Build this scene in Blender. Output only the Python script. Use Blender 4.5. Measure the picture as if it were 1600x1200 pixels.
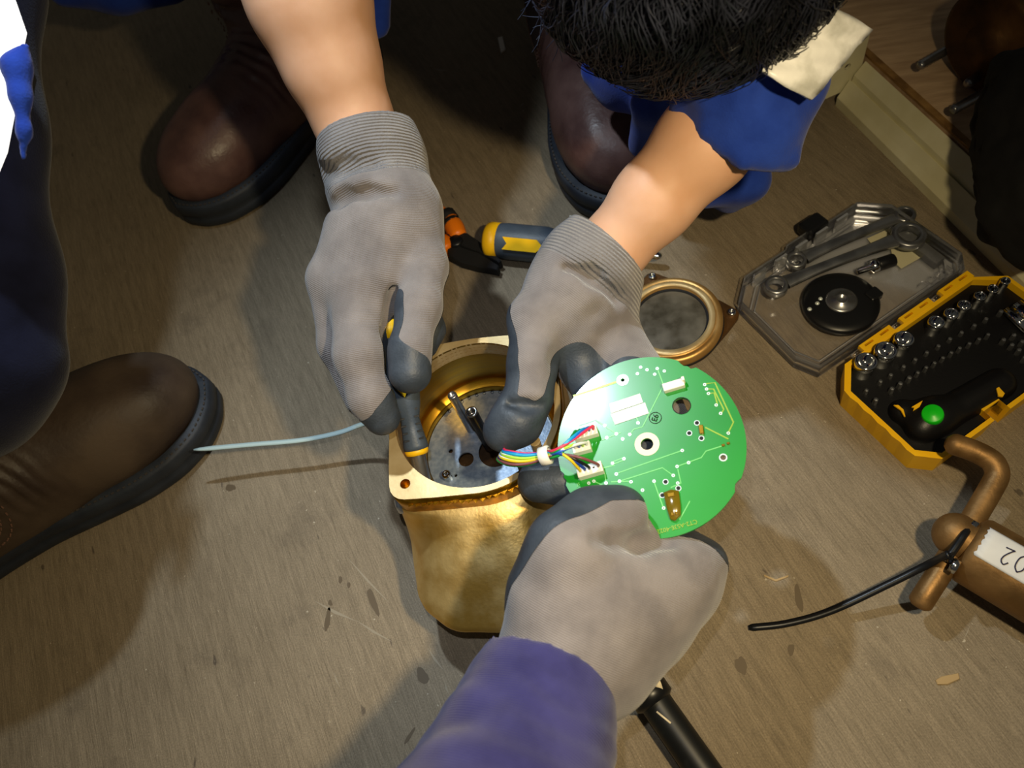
import bpy, bmesh, math, random
import numpy as np
from mathutils import Vector, Matrix, noise
random.seed(7); np.random.seed(7)
for o in list(bpy.data.objects): bpy.data.objects.remove(o)
SC = bpy.context.scene
COL = SC.collection

# ------------------------------------------------------------------ camera
F = 1200.0; CX, CY = 800.0, 600.0; H = 0.55
VPX, VPY = 1050.0, 1290.0                      # where plumb lines meet
down = np.array([VPX-CX, CY-VPY, -F]); down /= np.linalg.norm(down)
Zc = -down
Xc = np.array([1.0, 0, 0]) - Zc*Zc[0]; Xc /= np.linalg.norm(Xc)
Yc = np.cross(Zc, Xc)
R = np.array([Xc, Yc, Zc])                     # camera -> world
CAM = np.array([0, 0, H])
cd = bpy.data.cameras.new('camera'); cam = bpy.data.objects.new('camera', cd); COL.objects.link(cam)
cd.sensor_width = 36; cd.lens = 36*F/1600; cd.clip_start = 0.01; cd.clip_end = 20
cd.dof.use_dof = True; cd.dof.focus_distance = 0.52; cd.dof.aperture_fstop = 9
mw = Matrix([list(R[0])+[0], list(R[1])+[0], list(R[2])+[H], [0, 0, 0, 1]])
cam.matrix_world = mw
SC.camera = cam
def ray(px, py): return R @ np.array([(px-CX)/F, (CY-py)/F, -1.0])
def P(px, py, z=0.0):
    r = ray(px, py); return CAM + r*((z-H)/r[2])
def D(px, py, d): return CAM + ray(px, py)*d
def DEP(px, py, z): return (z-H)/ray(px, py)[2]
def proj(p):
    c = R.T @ (np.array(p)-CAM); return (CX - F*c[0]/c[2], CY + F*c[1]/c[2])

# ------------------------------------------------------------------ world, lights, exposure
W = bpy.data.worlds.new('World'); SC.world = W; W.use_nodes = True
W.node_tree.nodes['Background'].inputs[0].default_value = (0.42, 0.40, 0.34, 1)
W.node_tree.nodes['Background'].inputs[1].default_value = 0.11
def spot(name, loc, target, watt, col, size, blend, rad):
    l = bpy.data.lights.new(name, 'SPOT'); l.energy = watt; l.color = col
    l.spot_size = math.radians(size); l.spot_blend = blend; l.shadow_soft_size = rad
    o = bpy.data.objects.new(name, l); COL.objects.link(o)
    o.location = loc
    o.rotation_euler = (Vector(target)-Vector(loc)).to_track_quat('-Z', 'Y').to_euler()
    return o
L1 = P(630, 425, 0); L1[2] = 0.70
L2 = P(1450, 1195, 0); L2[2] = 0.58
spot('torch_cool', L1, P(760, 720, 0.05), 12.5, (0.76, 0.89, 1.0), 82, 1.0, 0.012)
spot('torch_warm', L2, P(760, 800, 0.05), 11.5, (1.0, 0.80, 0.47), 112, 1.0, 0.014)
LF = CAM+R@np.array([-0.02, 0.06, 0.02])
spot('phone_torch', LF, P(730, 760, 0.05), 3.8, (0.94, 0.97, 1.0), 54, 1.0, 0.004)
SC.view_settings.view_transform = 'Standard'; SC.view_settings.look = 'None'
SC.view_settings.gamma = 1; SC.view_settings.use_curve_mapping = False
SC.view_settings.exposure = -0.10

# ------------------------------------------------------------------ materials
MATS = {}
def sr(r, g, b):
    def f(c):
        c /= 255.0
        return c/12.92 if c <= 0.04045 else ((c+0.055)/1.055)**2.4
    return (f(r), f(g), f(b), 1)
def mat(name, col, rough=0.5, metal=0.0, col2=None, nscale=60, ndetail=4, bump=0.0, bscale=300, spec=0.5,
        rough2=None, coat=0, trans=0, emis=0, ior=1.45, sheen=0, bdist=0.001, contrast=(0.35, 0.65), stretch=None):
    if name in MATS: return MATS[name]
    m = bpy.data.materials.new(name); m.use_nodes = True; MATS[name] = m
    nt = m.node_tree; b = nt.nodes['Principled BSDF']; L = nt.links.new
    b.inputs['Base Color'].default_value = col
    b.inputs['Roughness'].default_value = rough; b.inputs['Metallic'].default_value = metal
    b.inputs['Specular IOR Level'].default_value = spec; b.inputs['IOR'].default_value = ior
    b.inputs['Coat Weight'].default_value = coat; b.inputs['Coat Roughness'].default_value = 0.15
    b.inputs['Transmission Weight'].default_value = trans; b.inputs['Sheen Weight'].default_value = sheen
    if emis:
        b.inputs['Emission Color'].default_value = col; b.inputs['Emission Strength'].default_value = emis
    tc = nt.nodes.new('ShaderNodeTexCoord'); vec = tc.outputs['Object']
    if stretch:
        mp = nt.nodes.new('ShaderNodeMapping'); mp.inputs['Scale'].default_value = stretch[:3]
        if len(stretch) > 3: mp.inputs['Rotation'].default_value[2] = stretch[3]
        L(vec, mp.inputs[0]); vec = mp.outputs[0]
    if col2 is not None:
        n = nt.nodes.new('ShaderNodeTexNoise'); n.inputs['Scale'].default_value = nscale; n.inputs['Detail'].default_value = ndetail
        L(vec, n.inputs['Vector'])
        cr = nt.nodes.new('ShaderNodeValToRGB'); cr.color_ramp.elements[0].position = contrast[0]; cr.color_ramp.elements[1].position = contrast[1]
        cr.color_ramp.elements[0].color = col; cr.color_ramp.elements[1].color = col2
        L(n.outputs['Fac'], cr.inputs[0]); L(cr.outputs[0], b.inputs['Base Color'])
        if rough2 is not None:
            mr = nt.nodes.new('ShaderNodeMapRange'); mr.inputs['From Min'].default_value = contrast[0]; mr.inputs['From Max'].default_value = contrast[1]
            mr.inputs['To Min'].default_value = rough; mr.inputs['To Max'].default_value = rough2
            L(n.outputs['Fac'], mr.inputs[0]); L(mr.outputs[0], b.inputs['Roughness'])
    if bump:
        n2 = nt.nodes.new('ShaderNodeTexNoise'); n2.inputs['Scale'].default_value = bscale; n2.inputs['Detail'].default_value = 3
        L(vec, n2.inputs['Vector'])
        bp = nt.nodes.new('ShaderNodeBump'); bp.inputs['Strength'].default_value = bump; bp.inputs['Distance'].default_value = bdist
        L(n2.outputs['Fac'], bp.inputs['Height']); L(bp.outputs[0], b.inputs['Normal'])
    return m
def knit(name, col, col2, freq, strength, rough=0.9, sheen=0.3):
    """woven cloth: ribs run across the stored 'along' coordinate"""
    m = mat(name, col, rough, 0, col2, 45, 5, sheen=sheen, spec=0.2)
    nt = m.node_tree; L = nt.links.new; b = nt.nodes['Principled BSDF']
    at = nt.nodes.new('ShaderNodeAttribute'); at.attribute_name = 'along'
    ns = nt.nodes.new('ShaderNodeTexNoise'); ns.inputs['Scale'].default_value = 35
    tc = nt.nodes.new('ShaderNodeTexCoord'); L(tc.outputs['Object'], ns.inputs['Vector'])
    ma = nt.nodes.new('ShaderNodeMath'); ma.operation = 'MULTIPLY_ADD'; ma.inputs[1].default_value = freq
    mn = nt.nodes.new('ShaderNodeMath'); mn.operation = 'MULTIPLY'; mn.inputs[1].default_value = 7.0
    L(ns.outputs['Fac'], mn.inputs[0]); L(at.outputs['Fac'], ma.inputs[0]); L(mn.outputs[0], ma.inputs[2])
    si = nt.nodes.new('ShaderNodeMath'); si.operation = 'SINE'; L(ma.outputs[0], si.inputs[0])
    n3 = nt.nodes.new('ShaderNodeTexNoise'); n3.inputs['Scale'].default_value = 900; n3.inputs['Detail'].default_value = 2
    L(tc.outputs['Object'], n3.inputs['Vector'])
    ad = nt.nodes.new('ShaderNodeMath'); ad.operation = 'MULTIPLY_ADD'; ad.inputs[1].default_value = 1.6
    L(n3.outputs['Fac'], ad.inputs[0]); L(si.outputs[0], ad.inputs[2])
    bp = nt.nodes.new('ShaderNodeBump'); bp.inputs['Strength'].default_value = strength; bp.inputs['Distance'].default_value = 0.0006
    L(ad.outputs[0], bp.inputs['Height']); L(bp.outputs[0], b.inputs['Normal'])
    return m

# ------------------------------------------------------------------ object helpers
def link(o, parent=None):
    COL.objects.link(o)
    if parent is not None: o.parent = parent
    return o
def tag(o, label, cat, group=None, kind=None):
    o['label'] = label; o['category'] = cat
    if group: o['group'] = group
    if kind: o['kind'] = kind
    return o
def thing(name, label, cat, loc, group=None):
    o = bpy.data.objects.new(name, None); o.empty_display_size = 0.01
    link(o); o.location = Vector(loc); return tag(o, label, cat, group)
def root_of(o):
    while o.parent is not None: o = o.parent
    return o
def obj(name, V, Fc, m, parent=None, smooth=True, label=None, base=None):
    """mesh object from WORLD verts; made relative to the root's location (or to base when it is a thing itself)"""
    V = np.asarray(V, dtype=float)
    off = np.array(root_of(parent).location) if parent is not None else (np.array(base) if base is not None else np.zeros(3))
    me = bpy.data.meshes.new(name); me.from_pydata((V-off).tolist(), [], [list(map(int, f)) for f in Fc])
    if smooth: me.polygons.foreach_set('use_smooth', [True]*len(me.polygons))
    me.materials.append(m); me.update()
    o = bpy.data.objects.new(name, me); link(o, parent)
    if parent is None: o.location = Vector(off)
    if label: o['label'] = label
    return o
def frame(axis, up=(0, 0, 1)):
    a = np.array(axis, float); a /= np.linalg.norm(a); u = np.array(up, float)
    if abs(a@u) > 0.98: u = np.array([0, 1.0, 0])
    s = np.cross(u, a); s /= np.linalg.norm(s); t = np.cross(a, s); return s, t, a
def lathe(prof, seg=32, p0=(0, 0, 0), axis=(0, 0, 1), close=False):
    s, t, a = frame(axis); p0 = np.array(p0, float); V = []; Fc = []
    n = len(prof)
    for i in range(seg):
        an = 2*math.pi*i/seg
        for r, z in prof: V.append(p0+(s*math.cos(an)+t*math.sin(an))*r+a*z)
    for i in range(seg):
        j = (i+1) % seg
        for k in range(n-1 if not close else n):
            k2 = (k+1) % n
            Fc.append((i*n+k, j*n+k, j*n+k2, i*n+k2))
    return np.array(V), Fc
def tube(path, rad, seg=10, cap=True):
    path = [np.array(p, float) for p in path]; n = len(path)
    rad = [rad]*n if np.isscalar(rad) else rad
    V = []; Fc = []; prev = None
    for i in range(n):
        t = path[min(i+1, n-1)]-path[max(i-1, 0)]; t /= np.linalg.norm(t)+1e-12
        if prev is None: s, u, _ = frame(t)
        else:
            s = prev-t*(prev@t); s /= np.linalg.norm(s); u = np.cross(t, s)
        prev = s
        for k in range(seg):
            an = 2*math.pi*k/seg; V.append(path[i]+(s*math.cos(an)+u*math.sin(an))*rad[i])
    for i in range(n-1):
        for k in range(seg):
            k2 = (k+1) % seg
            Fc.append((i*seg+k, i*seg+k2, (i+1)*seg+k2, (i+1)*seg+k))
    if cap:
        Fc.append(tuple(range(seg))[::-1]); Fc.append(tuple((n-1)*seg+k for k in range(seg)))
    return np.array(V), Fc
def spline(pts, n=24):
    """Catmull-Rom through the points"""
    pts = [np.array(p, float) for p in pts]; pp = [2*pts[0]-pts[1]]+pts+[2*pts[-1]-pts[-2]]; out = []
    m = len(pts)-1
    for i in range(m):
        for k in range(n//m+1 if i < m-1 else n//m+2):
            t = k/(n//m+1)
            a, b, c, d = pp[i:i+4]
            out.append(0.5*((2*b)+(-a+c)*t+(2*a-5*b+4*c-d)*t*t+(-a+3*b-3*c+d)*t**3))
    return out
def ribbon(path, w, th, up=(0, 0, 1)):
    """flat strap with thickness along a path"""
    path = [np.array(p, float) for p in path]; n = len(path); V = []; Fc = []
    up = np.array(up, float)
    for i in range(n):
        t = path[min(i+1, n-1)]-path[max(i-1, 0)]; t /= np.linalg.norm(t)
        s = np.cross(up, t); s /= np.linalg.norm(s); u = np.cross(t, s)
        ww = w[i] if not np.isscalar(w) else w
        for a, b in ((-1, -1), (1, -1), (1, 1), (-1, 1)): V.append(path[i]+s*a*ww/2+u*b*th/2)
    for i in range(n-1):
        for k in range(4):
            k2 = (k+1) % 4; Fc.append((i*4+k, i*4+k2, i*4+4+k2, i*4+4+k))
    Fc.append((3, 2, 1, 0)); Fc.append(tuple(4*(n-1)+k for k in range(4)))
    return np.array(V), Fc
def prism(poly, lo, hi, bev=0.0):
    """poly: Nx3 points at the bottom; extruded along vector hi (3-vector); bev shrinks the top edge"""
    poly = np.array(poly, float); n = len(poly); c = poly.mean(0); up = np.array(hi, float); lo = np.array(lo, float)
    L = np.linalg.norm(up); V = [poly+lo]; 
    if bev:
        V.append(poly+lo+up*(1-bev/L)); dv = poly-c; ln = np.linalg.norm(dv, axis=1, keepdims=True)
        V.append(c+dv*(1-bev/ln)+lo+up)
    else: V.append(poly+lo+up)
    k = len(V); Fc = [tuple(range(n))[::-1]]
    for j in range(k-1):
        for i in range(n):
            i2 = (i+1) % n; Fc.append((j*n+i, j*n+i2, (j+1)*n+i2, (j+1)*n+i))
    Fc.append(tuple((k-1)*n+i for i in range(n)))
    return np.vstack(V), Fc
def ringprism(outer, inner, h):
    """outer and inner loops of equal length (Nx3), extruded by vector h: a frame"""
    o = np.array(outer, float); i_ = np.array(inner, float); n = len(o); h = np.array(h, float)
    V = np.vstack([o, o+h, i_+h, i_]); Fc = []
    for k in range(n):
        k2 = (k+1) % n
        for a in range(4):
            b = (a+1) % 4; Fc.append((a*n+k, a*n+k2, b*n+k2, b*n+k))
    return V, Fc
def obox(c, ax, ay, az):
    """box from centre and three half-axis vectors"""
    c, ax, ay, az = [np.array(q, float) for q in (c, ax, ay, az)]
    V = [c+sx*ax+sy*ay+sz*az for sz in (-1, 1) for sx, sy in ((-1, -1), (1, -1), (1, 1), (-1, 1))]
    return np.array(V), [(3, 2, 1, 0), (4, 5, 6, 7), (0, 1, 5, 4), (1, 2, 6, 5), (2, 3, 7, 6), (3, 0, 4, 7)]
def merge(*parts):
    V = []; Fc = []; o = 0
    for v, f in parts:
        V.append(np.asarray(v)); Fc += [tuple(i+o for i in q) for q in f]; o += len(v)
    return np.vstack(V), Fc
def bevel(o, w, seg=2, ang=40):
    m = o.modifiers.new('bevel', 'BEVEL'); m.width = w; m.segments = seg; m.limit_method = 'ANGLE'; m.angle_limit = math.radians(ang)
    m.use_clamp_overlap = True
    return o
def text_mesh(name, s, size, origin, ax, ay, m, parent, th=0.0002):
    cu = bpy.data.curves.new('t', 'FONT'); cu.body = s; cu.size = 1; cu.extrude = 0.02; cu.align_x = 'CENTER'; cu.align_y = 'CENTER'
    to = bpy.data.objects.new('t', cu); COL.objects.link(to)
    dg = bpy.context.evaluated_depsgraph_get(); dg.update()
    me = bpy.data.meshes.new_from_object(to.evaluated_get(dg))
    V = np.array([v.co[:] for v in me.vertices]); Fc = [tuple(p.vertices) for p in me.polygons]
    bpy.data.objects.remove(to); bpy.data.curves.remove(cu); bpy.data.meshes.remove(me)
    ax = np.array(ax, float); ay = np.array(ay, float); ax /= np.linalg.norm(ax); ay -= ax*(ax@ay); ay /= np.linalg.norm(ay)
    az = np.cross(ax, ay)
    Wd = np.array(origin)+V[:, :1]*ax*size+V[:, 1:2]*ay*size+V[:, 2:3]*az*size*(th/(0.02*size))
    return obj(name, Wd, Fc, m, parent, smooth=False)

# ------------------------------------------------------------------ signed-distance modelling (organic shapes)
class SDF:
    def __init__(s): s.pr = []
    def cap(s, a, ra, b, rb, k=0.006): s.pr.append(('c', np.array(a), ra, np.array(b), rb, k)); return s
    def chain(s, pts, k=0.006):
        """pts: (px, py, depth, radius in px)"""
        q = [(D(x, y, d), r*d/F) for x, y, d, r in pts]
        for (a, ra), (b, rb) in zip(q, q[1:]): s.cap(a, ra, b, rb, k)
        return s
    def ell(s, c, axes, k=0.006):
        """axes: three vectors"""
        s.pr.append(('e', np.array(c), np.array(axes, float), k)); return s
    def sub(s, a, ra, b, rb, k=0.003): s.pr.append(('s', np.array(a), ra, np.array(b), rb, k)); return s
    def subchain(s, pts, k=0.003):
        q = [(D(x, y, d), r*d/F) for x, y, d, r in pts]
        for (a, ra), (b, rb) in zip(q, q[1:]): s.sub(a, ra, b, rb, k)
        return s
    def cut(s, p, n): n = np.array(n, float); s.pr.append(('p', np.array(p), n/np.linalg.norm(n))); return s
    def mesh(s, res, smooth=1):
        lo = np.full(3, 1e9); hi = -lo
        for p in s.pr:
            if p[0] == 'c':
                for c, r in ((p[1], p[2]), (p[3], p[4])): lo = np.minimum(lo, c-r); hi = np.maximum(hi, c+r)
            if p[0] == 'e':
                e = np.abs(p[2]).sum(0); lo = np.minimum(lo, p[1]-e); hi = np.maximum(hi, p[1]+e)
        lo -= 3*res; hi += 3*res
        n = np.ceil((hi-lo)/res).astype(int)+1
        ax = [lo[i]+res*np.arange(n[i]) for i in range(3)]
        G = np.full(n, 1.0, dtype=np.float32)
        for p in s.pr:
            if p[0] == 'p':
                d = ((ax[0]-p[1][0])*p[2][0])[:, None, None]+((ax[1]-p[1][1])*p[2][1])[None, :, None]+((ax[2]-p[1][2])*p[2][2])[None, None, :]
                G = np.maximum(G, d.astype(np.float32)); continue
            if p[0] in 'cs':
                b0 = np.minimum(p[1]-p[2], p[3]-p[4]); b1 = np.maximum(p[1]+p[2], p[3]+p[4]); k = p[5]
            else:
                e = np.abs(p[2]).sum(0); b0 = p[1]-e; b1 = p[1]+e; k = p[3]
            b0 = b0-2*k-3*res; b1 = b1+2*k+3*res
            i0 = np.clip(np.floor((b0-lo)/res).astype(int), 0, n-1); i1 = np.clip(np.ceil((b1-lo)/res).astype(int)+1, 1, n)
            X = ax[0][i0[0]:i1[0]][:, None, None]; Y = ax[1][i0[1]:i1[1]][None, :, None]; Z = ax[2][i0[2]:i1[2]][None, None, :]
            if p[0] in 'cs':
                a, ra, b, rb = p[1:5]; ba = b-a; L2 = max(ba@ba, 1e-12)
                dx, dy, dz = X-a[0], Y-a[1], Z-a[2]
                h = np.clip((dx*ba[0]+dy*ba[1]+dz*ba[2])/L2, 0, 1)
                d = np.sqrt((dx-h*ba[0])**2+(dy-h*ba[1])**2+(dz-h*ba[2])**2)-(ra+(rb-ra)*h)
            else:
                A = p[2]; ln = np.linalg.norm(A, axis=1); dx, dy, dz = X-p[1][0], Y-p[1][1], Z-p[1][2]
                q = 0
                for i in range(3):
                    u = A[i]/ln[i]; q = q+((dx*u[0]+dy*u[1]+dz*u[2])/ln[i])**2
                d = (np.sqrt(q)-1)*ln.min()
            d = d.astype(np.float32); sl = (slice(i0[0], i1[0]), slice(i0[1], i1[1]), slice(i0[2], i1[2]))
            g = G[sl]
            if p[0] == 's':
                d = -d; hh = np.clip(0.5-0.5*(d-g)/k*-1, 0, 1) if False else np.maximum(k-np.abs(g-d), 0)/k
                G[sl] = np.maximum(g, d)+hh*hh*k*0.25
            else:
                hh = np.maximum(k-np.abs(g-d), 0)/k
                G[sl] = np.minimum(g, d)-hh*hh*k*0.25
        return surface_nets(G, lo, res, smooth)
def surface_nets(G, lo, res, smooth):
    ins = G < 0
    c = np.zeros(tuple(np.array(G.shape)-1), dtype=np.int8)
    for dx in (0, 1):
        for dy in (0, 1):
            for dz in (0, 1):
                c += ins[dx:dx+c.shape[0], dy:dy+c.shape[1], dz:dz+c.shape[2]]
    act = (c > 0) & (c < 8)
    idx = -np.ones(c.shape, dtype=np.int64); ijk = np.argwhere(act); idx[act] = np.arange(len(ijk))
    acc = np.zeros((len(ijk), 3)); cnt = np.zeros(len(ijk))
    corners = [(a, b, d) for a in (0, 1) for b in (0, 1) for d in (0, 1)]
    for a in corners:
        for ax in range(3):
            if a[ax] == 1: continue
            b = list(a); b[ax] = 1
            ga = G[ijk[:, 0]+a[0], ijk[:, 1]+a[1], ijk[:, 2]+a[2]]; gb = G[ijk[:, 0]+b[0], ijk[:, 1]+b[1], ijk[:, 2]+b[2]]
            m = (ga < 0) != (gb < 0)
            t = np.where(m, ga/(ga-gb+1e-12), 0)
            pt = np.tile(np.array(a, float), (len(ijk), 1)); pt[:, ax] += t
            acc[m] += pt[m]; cnt[m] += 1
    V = lo+res*(ijk+acc/cnt[:, None])
    Fs = []
    for ax in range(3):
        u, v = (ax+1) % 3, (ax+2) % 3
        sl0 = [slice(None)]*3; sl1 = [slice(None)]*3
        sl0[ax] = slice(0, -1); sl1[ax] = slice(1, None)
        s0 = ins[tuple(sl0)]; s1 = ins[tuple(sl1)]
        e = np.argwhere(s0 != s1)
        ok = (e[:, u] > 0) & (e[:, v] > 0) & (e[:, u] < c.shape[u]) & (e[:, v] < c.shape[v])
        e = e[ok]
        if len(e) == 0: continue
        def cell(du, dv):
            q = e.copy(); q[:, u] += du; q[:, v] += dv; return idx[q[:, 0], q[:, 1], q[:, 2]]
        f = np.stack([cell(-1, -1), cell(0, -1), cell(0, 0), cell(-1, 0)], 1)
        flip = ~s0[e[:, 0], e[:, 1], e[:, 2]]
        f[flip] = f[flip][:, ::-1]
        Fs.append(f)
    Fs = np.vstack(Fs)
    for _ in range(smooth):
        A = np.zeros_like(V); n = np.zeros(len(V))
        for i in range(4):
            a, b = Fs[:, i], Fs[:, (i+1) % 4]
            np.add.at(A, a, V[b]); np.add.at(n, a, 1); np.add.at(A, b, V[a]); np.add.at(n, b, 1)
        V = V*0.4+0.6*A/np.maximum(n, 1)[:, None]
    return V, Fs
def vnormals(V, Fc):
    Fc = np.asarray(Fc); n = np.cross(V[Fc[:, 2]]-V[Fc[:, 0]], V[Fc[:, 3]]-V[Fc[:, 1]])
    N = np.zeros_like(V)
    for i in range(4): np.add.at(N, Fc[:, i], n)
    return N/(np.linalg.norm(N, axis=1, keepdims=True)+1e-12)
def set_attr(o, name, vals):
    a = o.data.attributes.new(name, 'FLOAT', 'POINT'); a.data.foreach_set('value', np.asarray(vals, dtype=np.float32))
def along(V, a, b):
    ab = b-a; return (V-a)@(ab/np.linalg.norm(ab))
def inside_caps(V, caps):
    m = np.zeros(len(V), bool)
    for a, ra, b, rb in caps:
        ba = b-a; h = np.clip(((V-a)@ba)/max(ba@ba, 1e-12), 0, 1)
        m |= np.linalg.norm(V-a-h[:, None]*ba, axis=1) < ra+(rb-ra)*h
    return m
def submesh(V, Fc, fm):
    f = np.asarray(Fc)[fm]; u = np.unique(f); mp = -np.ones(len(V), int); mp[u] = np.arange(len(u))
    return V[u], mp[f], u

# ------------------------------------------------------------------ the setting
def floor_material():
    m = bpy.data.materials.new('worn plywood floor'); m.use_nodes = True
    nt = m.node_tree; L = nt.links.new; b = nt.nodes['Principled BSDF']
    tc = nt.nodes.new('ShaderNodeTexCoord')
    g = P(420, 1000)-P(330, 700); ang = math.atan2(g[1], g[0])
    def mapping(scale, rot):
        r0 = nt.nodes.new('ShaderNodeMapping'); r0.inputs['Rotation'].default_value[2] = -rot; L(tc.outputs['Object'], r0.inputs[0])
        r1 = nt.nodes.new('ShaderNodeMapping'); r1.inputs['Scale'].default_value = scale; L(r0.outputs[0], r1.inputs[0])
        return r1.outputs[0]
    def nz(vec, sc, det=4, rough=0.55):
        n = nt.nodes.new('ShaderNodeTexNoise'); n.inputs['Scale'].default_value = sc; n.inputs['Detail'].default_value = det
        n.inputs['Roughness'].default_value = rough; L(vec, n.inputs['Vector']); return n.outputs['Fac']
    def ramp(fac, stops):
        cr = nt.nodes.new('ShaderNodeValToRGB'); e = cr.color_ramp.elements
        while len(e) < len(stops): e.new(0.5)
        for i, (p, c) in enumerate(stops): e[i].position = p; e[i].color = c
        L(fac, cr.inputs[0]); return cr.outputs[0]
    def mix(fac, a, b_, mode='MIX'):
        x = nt.nodes.new('ShaderNodeMix'); x.data_type = 'RGBA'; x.blend_type = mode
        if isinstance(fac, float): x.inputs[0].default_value = fac
        else: L(fac, x.inputs[0])
        L(a, x.inputs[6]); 
        if isinstance(b_, tuple): x.inputs[7].default_value = b_
        else: L(b_, x.inputs[7])
        return x.outputs[2]
    gv = mapping((3, 40, 10), ang); gf = mapping((14, 240, 40), ang); ov = mapping((1, 1, 1), 0)
    base = ramp(nz(ov, 7, 5), [(0.32, (0.175, 0.132, 0.080, 1)), (0.68, (0.335, 0.270, 0.185, 1))])
    c = mix(0.55, base, ramp(nz(gv, 5, 6, 0.7), [(0.30, (0.14, 0.108, 0.066, 1)), (0.62, (0.36, 0.288, 0.192, 1))]))
    c = mix(0.35, c, ramp(nz(gf, 4, 5, 0.7), [(0.33, (0.11, 0.085, 0.055, 1)), (0.6, (0.38, 0.305, 0.21, 1))]))
    dirt = ramp(nz(ov, 16, 6, 0.65), [(0.56, (0, 0, 0, 1)), (0.72, (1, 1, 1, 1))])
    c = mix(mix(0.55, dirt, (0, 0, 0, 1)), c, (0.11, 0.085, 0.06, 1))
    spk = ramp(nz(ov, 260, 2, 0.5), [(0.735, (0, 0, 0, 1)), (0.76, (1, 1, 1, 1))])
    c = mix(spk, c, (0.55, 0.48, 0.36, 1))
    sd = ramp(nz(mapping((22, 60, 30), ang), 1.6, 2), [(0.715, (0, 0, 0, 1)), (0.75, (1, 1, 1, 1))])
    c = mix(mix(0.35, sd, (0, 0, 0, 1)), c, (0.06, 0.045, 0.035, 1))
    fine = ramp(nz(ov, 900, 2, 0.5), [(0.3, (0.62, 0.62, 0.62, 1)), (0.7, (1, 1, 1, 1))])
    c = mix(0.8, c, fine, 'MULTIPLY')
    L(c, b.inputs['Base Color'])
    b.inputs['Roughness'].default_value = 0.62; b.inputs['Specular IOR Level'].default_value = 0.3
    bp = nt.nodes.new('ShaderNodeBump'); bp.inputs['Strength'].default_value = 0.35; bp.inputs['Distance'].default_value = 0.001
    L(nz(gf, 5, 4), bp.inputs['Height']); L(bp.outputs[0], b.inputs['Normal'])
    return m
V, Fc = obox((-0.2, 0.7, -0.01), (1.6, 0, 0), (0, 1.6, 0), (0, 0, 0.01))
fl = obj('floor', V, Fc, floor_material(), smooth=False); fl['kind'] = 'structure'; fl['label'] = 'worn brown plywood floor with scuffs and grain'

# ------------------------------------------------------------------ common materials
M_knit = knit('grey glove knit', sr(112, 106, 105), sr(134, 127, 125), 2*math.pi/0.0011, 0.35)
M_cuff = knit('grey glove cuff', sr(118, 114, 114), sr(136, 132, 132), 2*math.pi/0.0024, 0.9)
M_coat = mat('glove coating', sr(50, 57, 66), 0.5, 0, sr(66, 73, 82), 70, 4, bump=0.35, bscale=700, bdist=0.0006)
M_skin = mat('skin', sr(214, 163, 128), 0.5, 0, sr(226, 178, 146), 30, 4, bump=0.15, bscale=900, bdist=0.0003)
MATS['skin'].node_tree.nodes['Principled BSDF'].inputs['Subsurface Weight'].default_value = 0.12
MATS['skin'].node_tree.nodes['Principled BSDF'].inputs['Subsurface Radius'].default_value = (0.006, 0.003, 0.0015)
M_blue = mat('blue coverall cloth', sr(26, 52, 140), 0.9, 0, sr(38, 68, 165), 40, 4, bump=0.3, bscale=800, sheen=0.15, spec=0.15)
M_navy = mat('dark navy cloth', sr(15, 17, 34), 0.95, 0, sr(22, 25, 46), 40, 4, bump=0.3, bscale=800, sheen=0.1, spec=0.1)
M_purple = knit('purple navy sleeve cloth', sr(46, 44, 92), sr(58, 56, 108), 2*math.pi/0.0013, 0.25, 0.9, 0.2)
M_leather = mat('brown boot leather', sr(80, 56, 54), 0.27, 0, sr(108, 80, 74), 28, 6, bump=0.25, bscale=260, bdist=0.0012, rough2=0.55)
M_leather2 = mat('dusty brown boot leather', sr(50, 38, 30), 0.5, 0, sr(80, 66, 52), 16, 6, bump=0.25, bscale=260, bdist=0.001, rough2=0.7)
M_sole = mat('dark rubber', sr(30, 36, 46), 0.6, 0, sr(44, 50, 60), 40, 4, bump=0.2, bscale=300)
M_elastic = mat('dark elastic', sr(48, 34, 32), 0.85, 0, bump=0.3, bscale=900)
M_stitch = mat('tan stitching', sr(112, 82, 66), 0.8)
M_wstitch = mat('dark welt stitching', sr(66, 62, 60), 0.8)
M_hair = mat('black grey hair', sr(16, 17, 24), 0.38, 0, sr(62, 66, 84), 18, 3, contrast=(0.45, 0.7))
M_refl = mat('silver reflective tape', sr(252, 252, 250), 0.3, 0.0, sr(205, 205, 198), 55, 5, bump=0.5, bscale=90, bdist=0.002, contrast=(0.42, 0.62))
M_bronze = mat('cast bronze', sr(228, 180, 88), 0.36, 0.85, sr(246, 214, 144), 45, 5, bump=0.22, bscale=420, bdist=0.0008, rough2=0.52)
M_brass = mat('machined brass', sr(214, 160, 40), 0.30, 1.0, sr(196, 150, 60), 20, 3, bump=0.12, bscale=120, bdist=0.0006, stretch=(1, 1, 14))
M_brassflat = mat('machined brass face', sr(206, 182, 134), 0.45, 0.5, sr(186, 158, 108), 60, 4, bump=0.08, bscale=500)
M_amber = mat('rough brass edge', sr(235, 176, 44), 0.36, 1.0, sr(160, 112, 20), 120, 4, bump=0.4, bscale=260)
M_coverb = mat('tan bronze', sr(186, 142, 78), 0.4, 0.7, sr(206, 164, 100), 40, 4, bump=0.1, bscale=300)
M_oldbronze = mat('dull bronze', sr(122, 92, 54), 0.45, 0.7, sr(150, 116, 72), 50, 5, bump=0.2, bscale=350, rough2=0.6)
M_dkbronze = mat('dark bronze', sr(62, 44, 28), 0.5, 0.6, sr(110, 76, 38), 28, 5, bump=0.3, bscale=200)
M_steel = mat('bright steel', sr(205, 208, 212), 0.16, 1.0)
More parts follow.
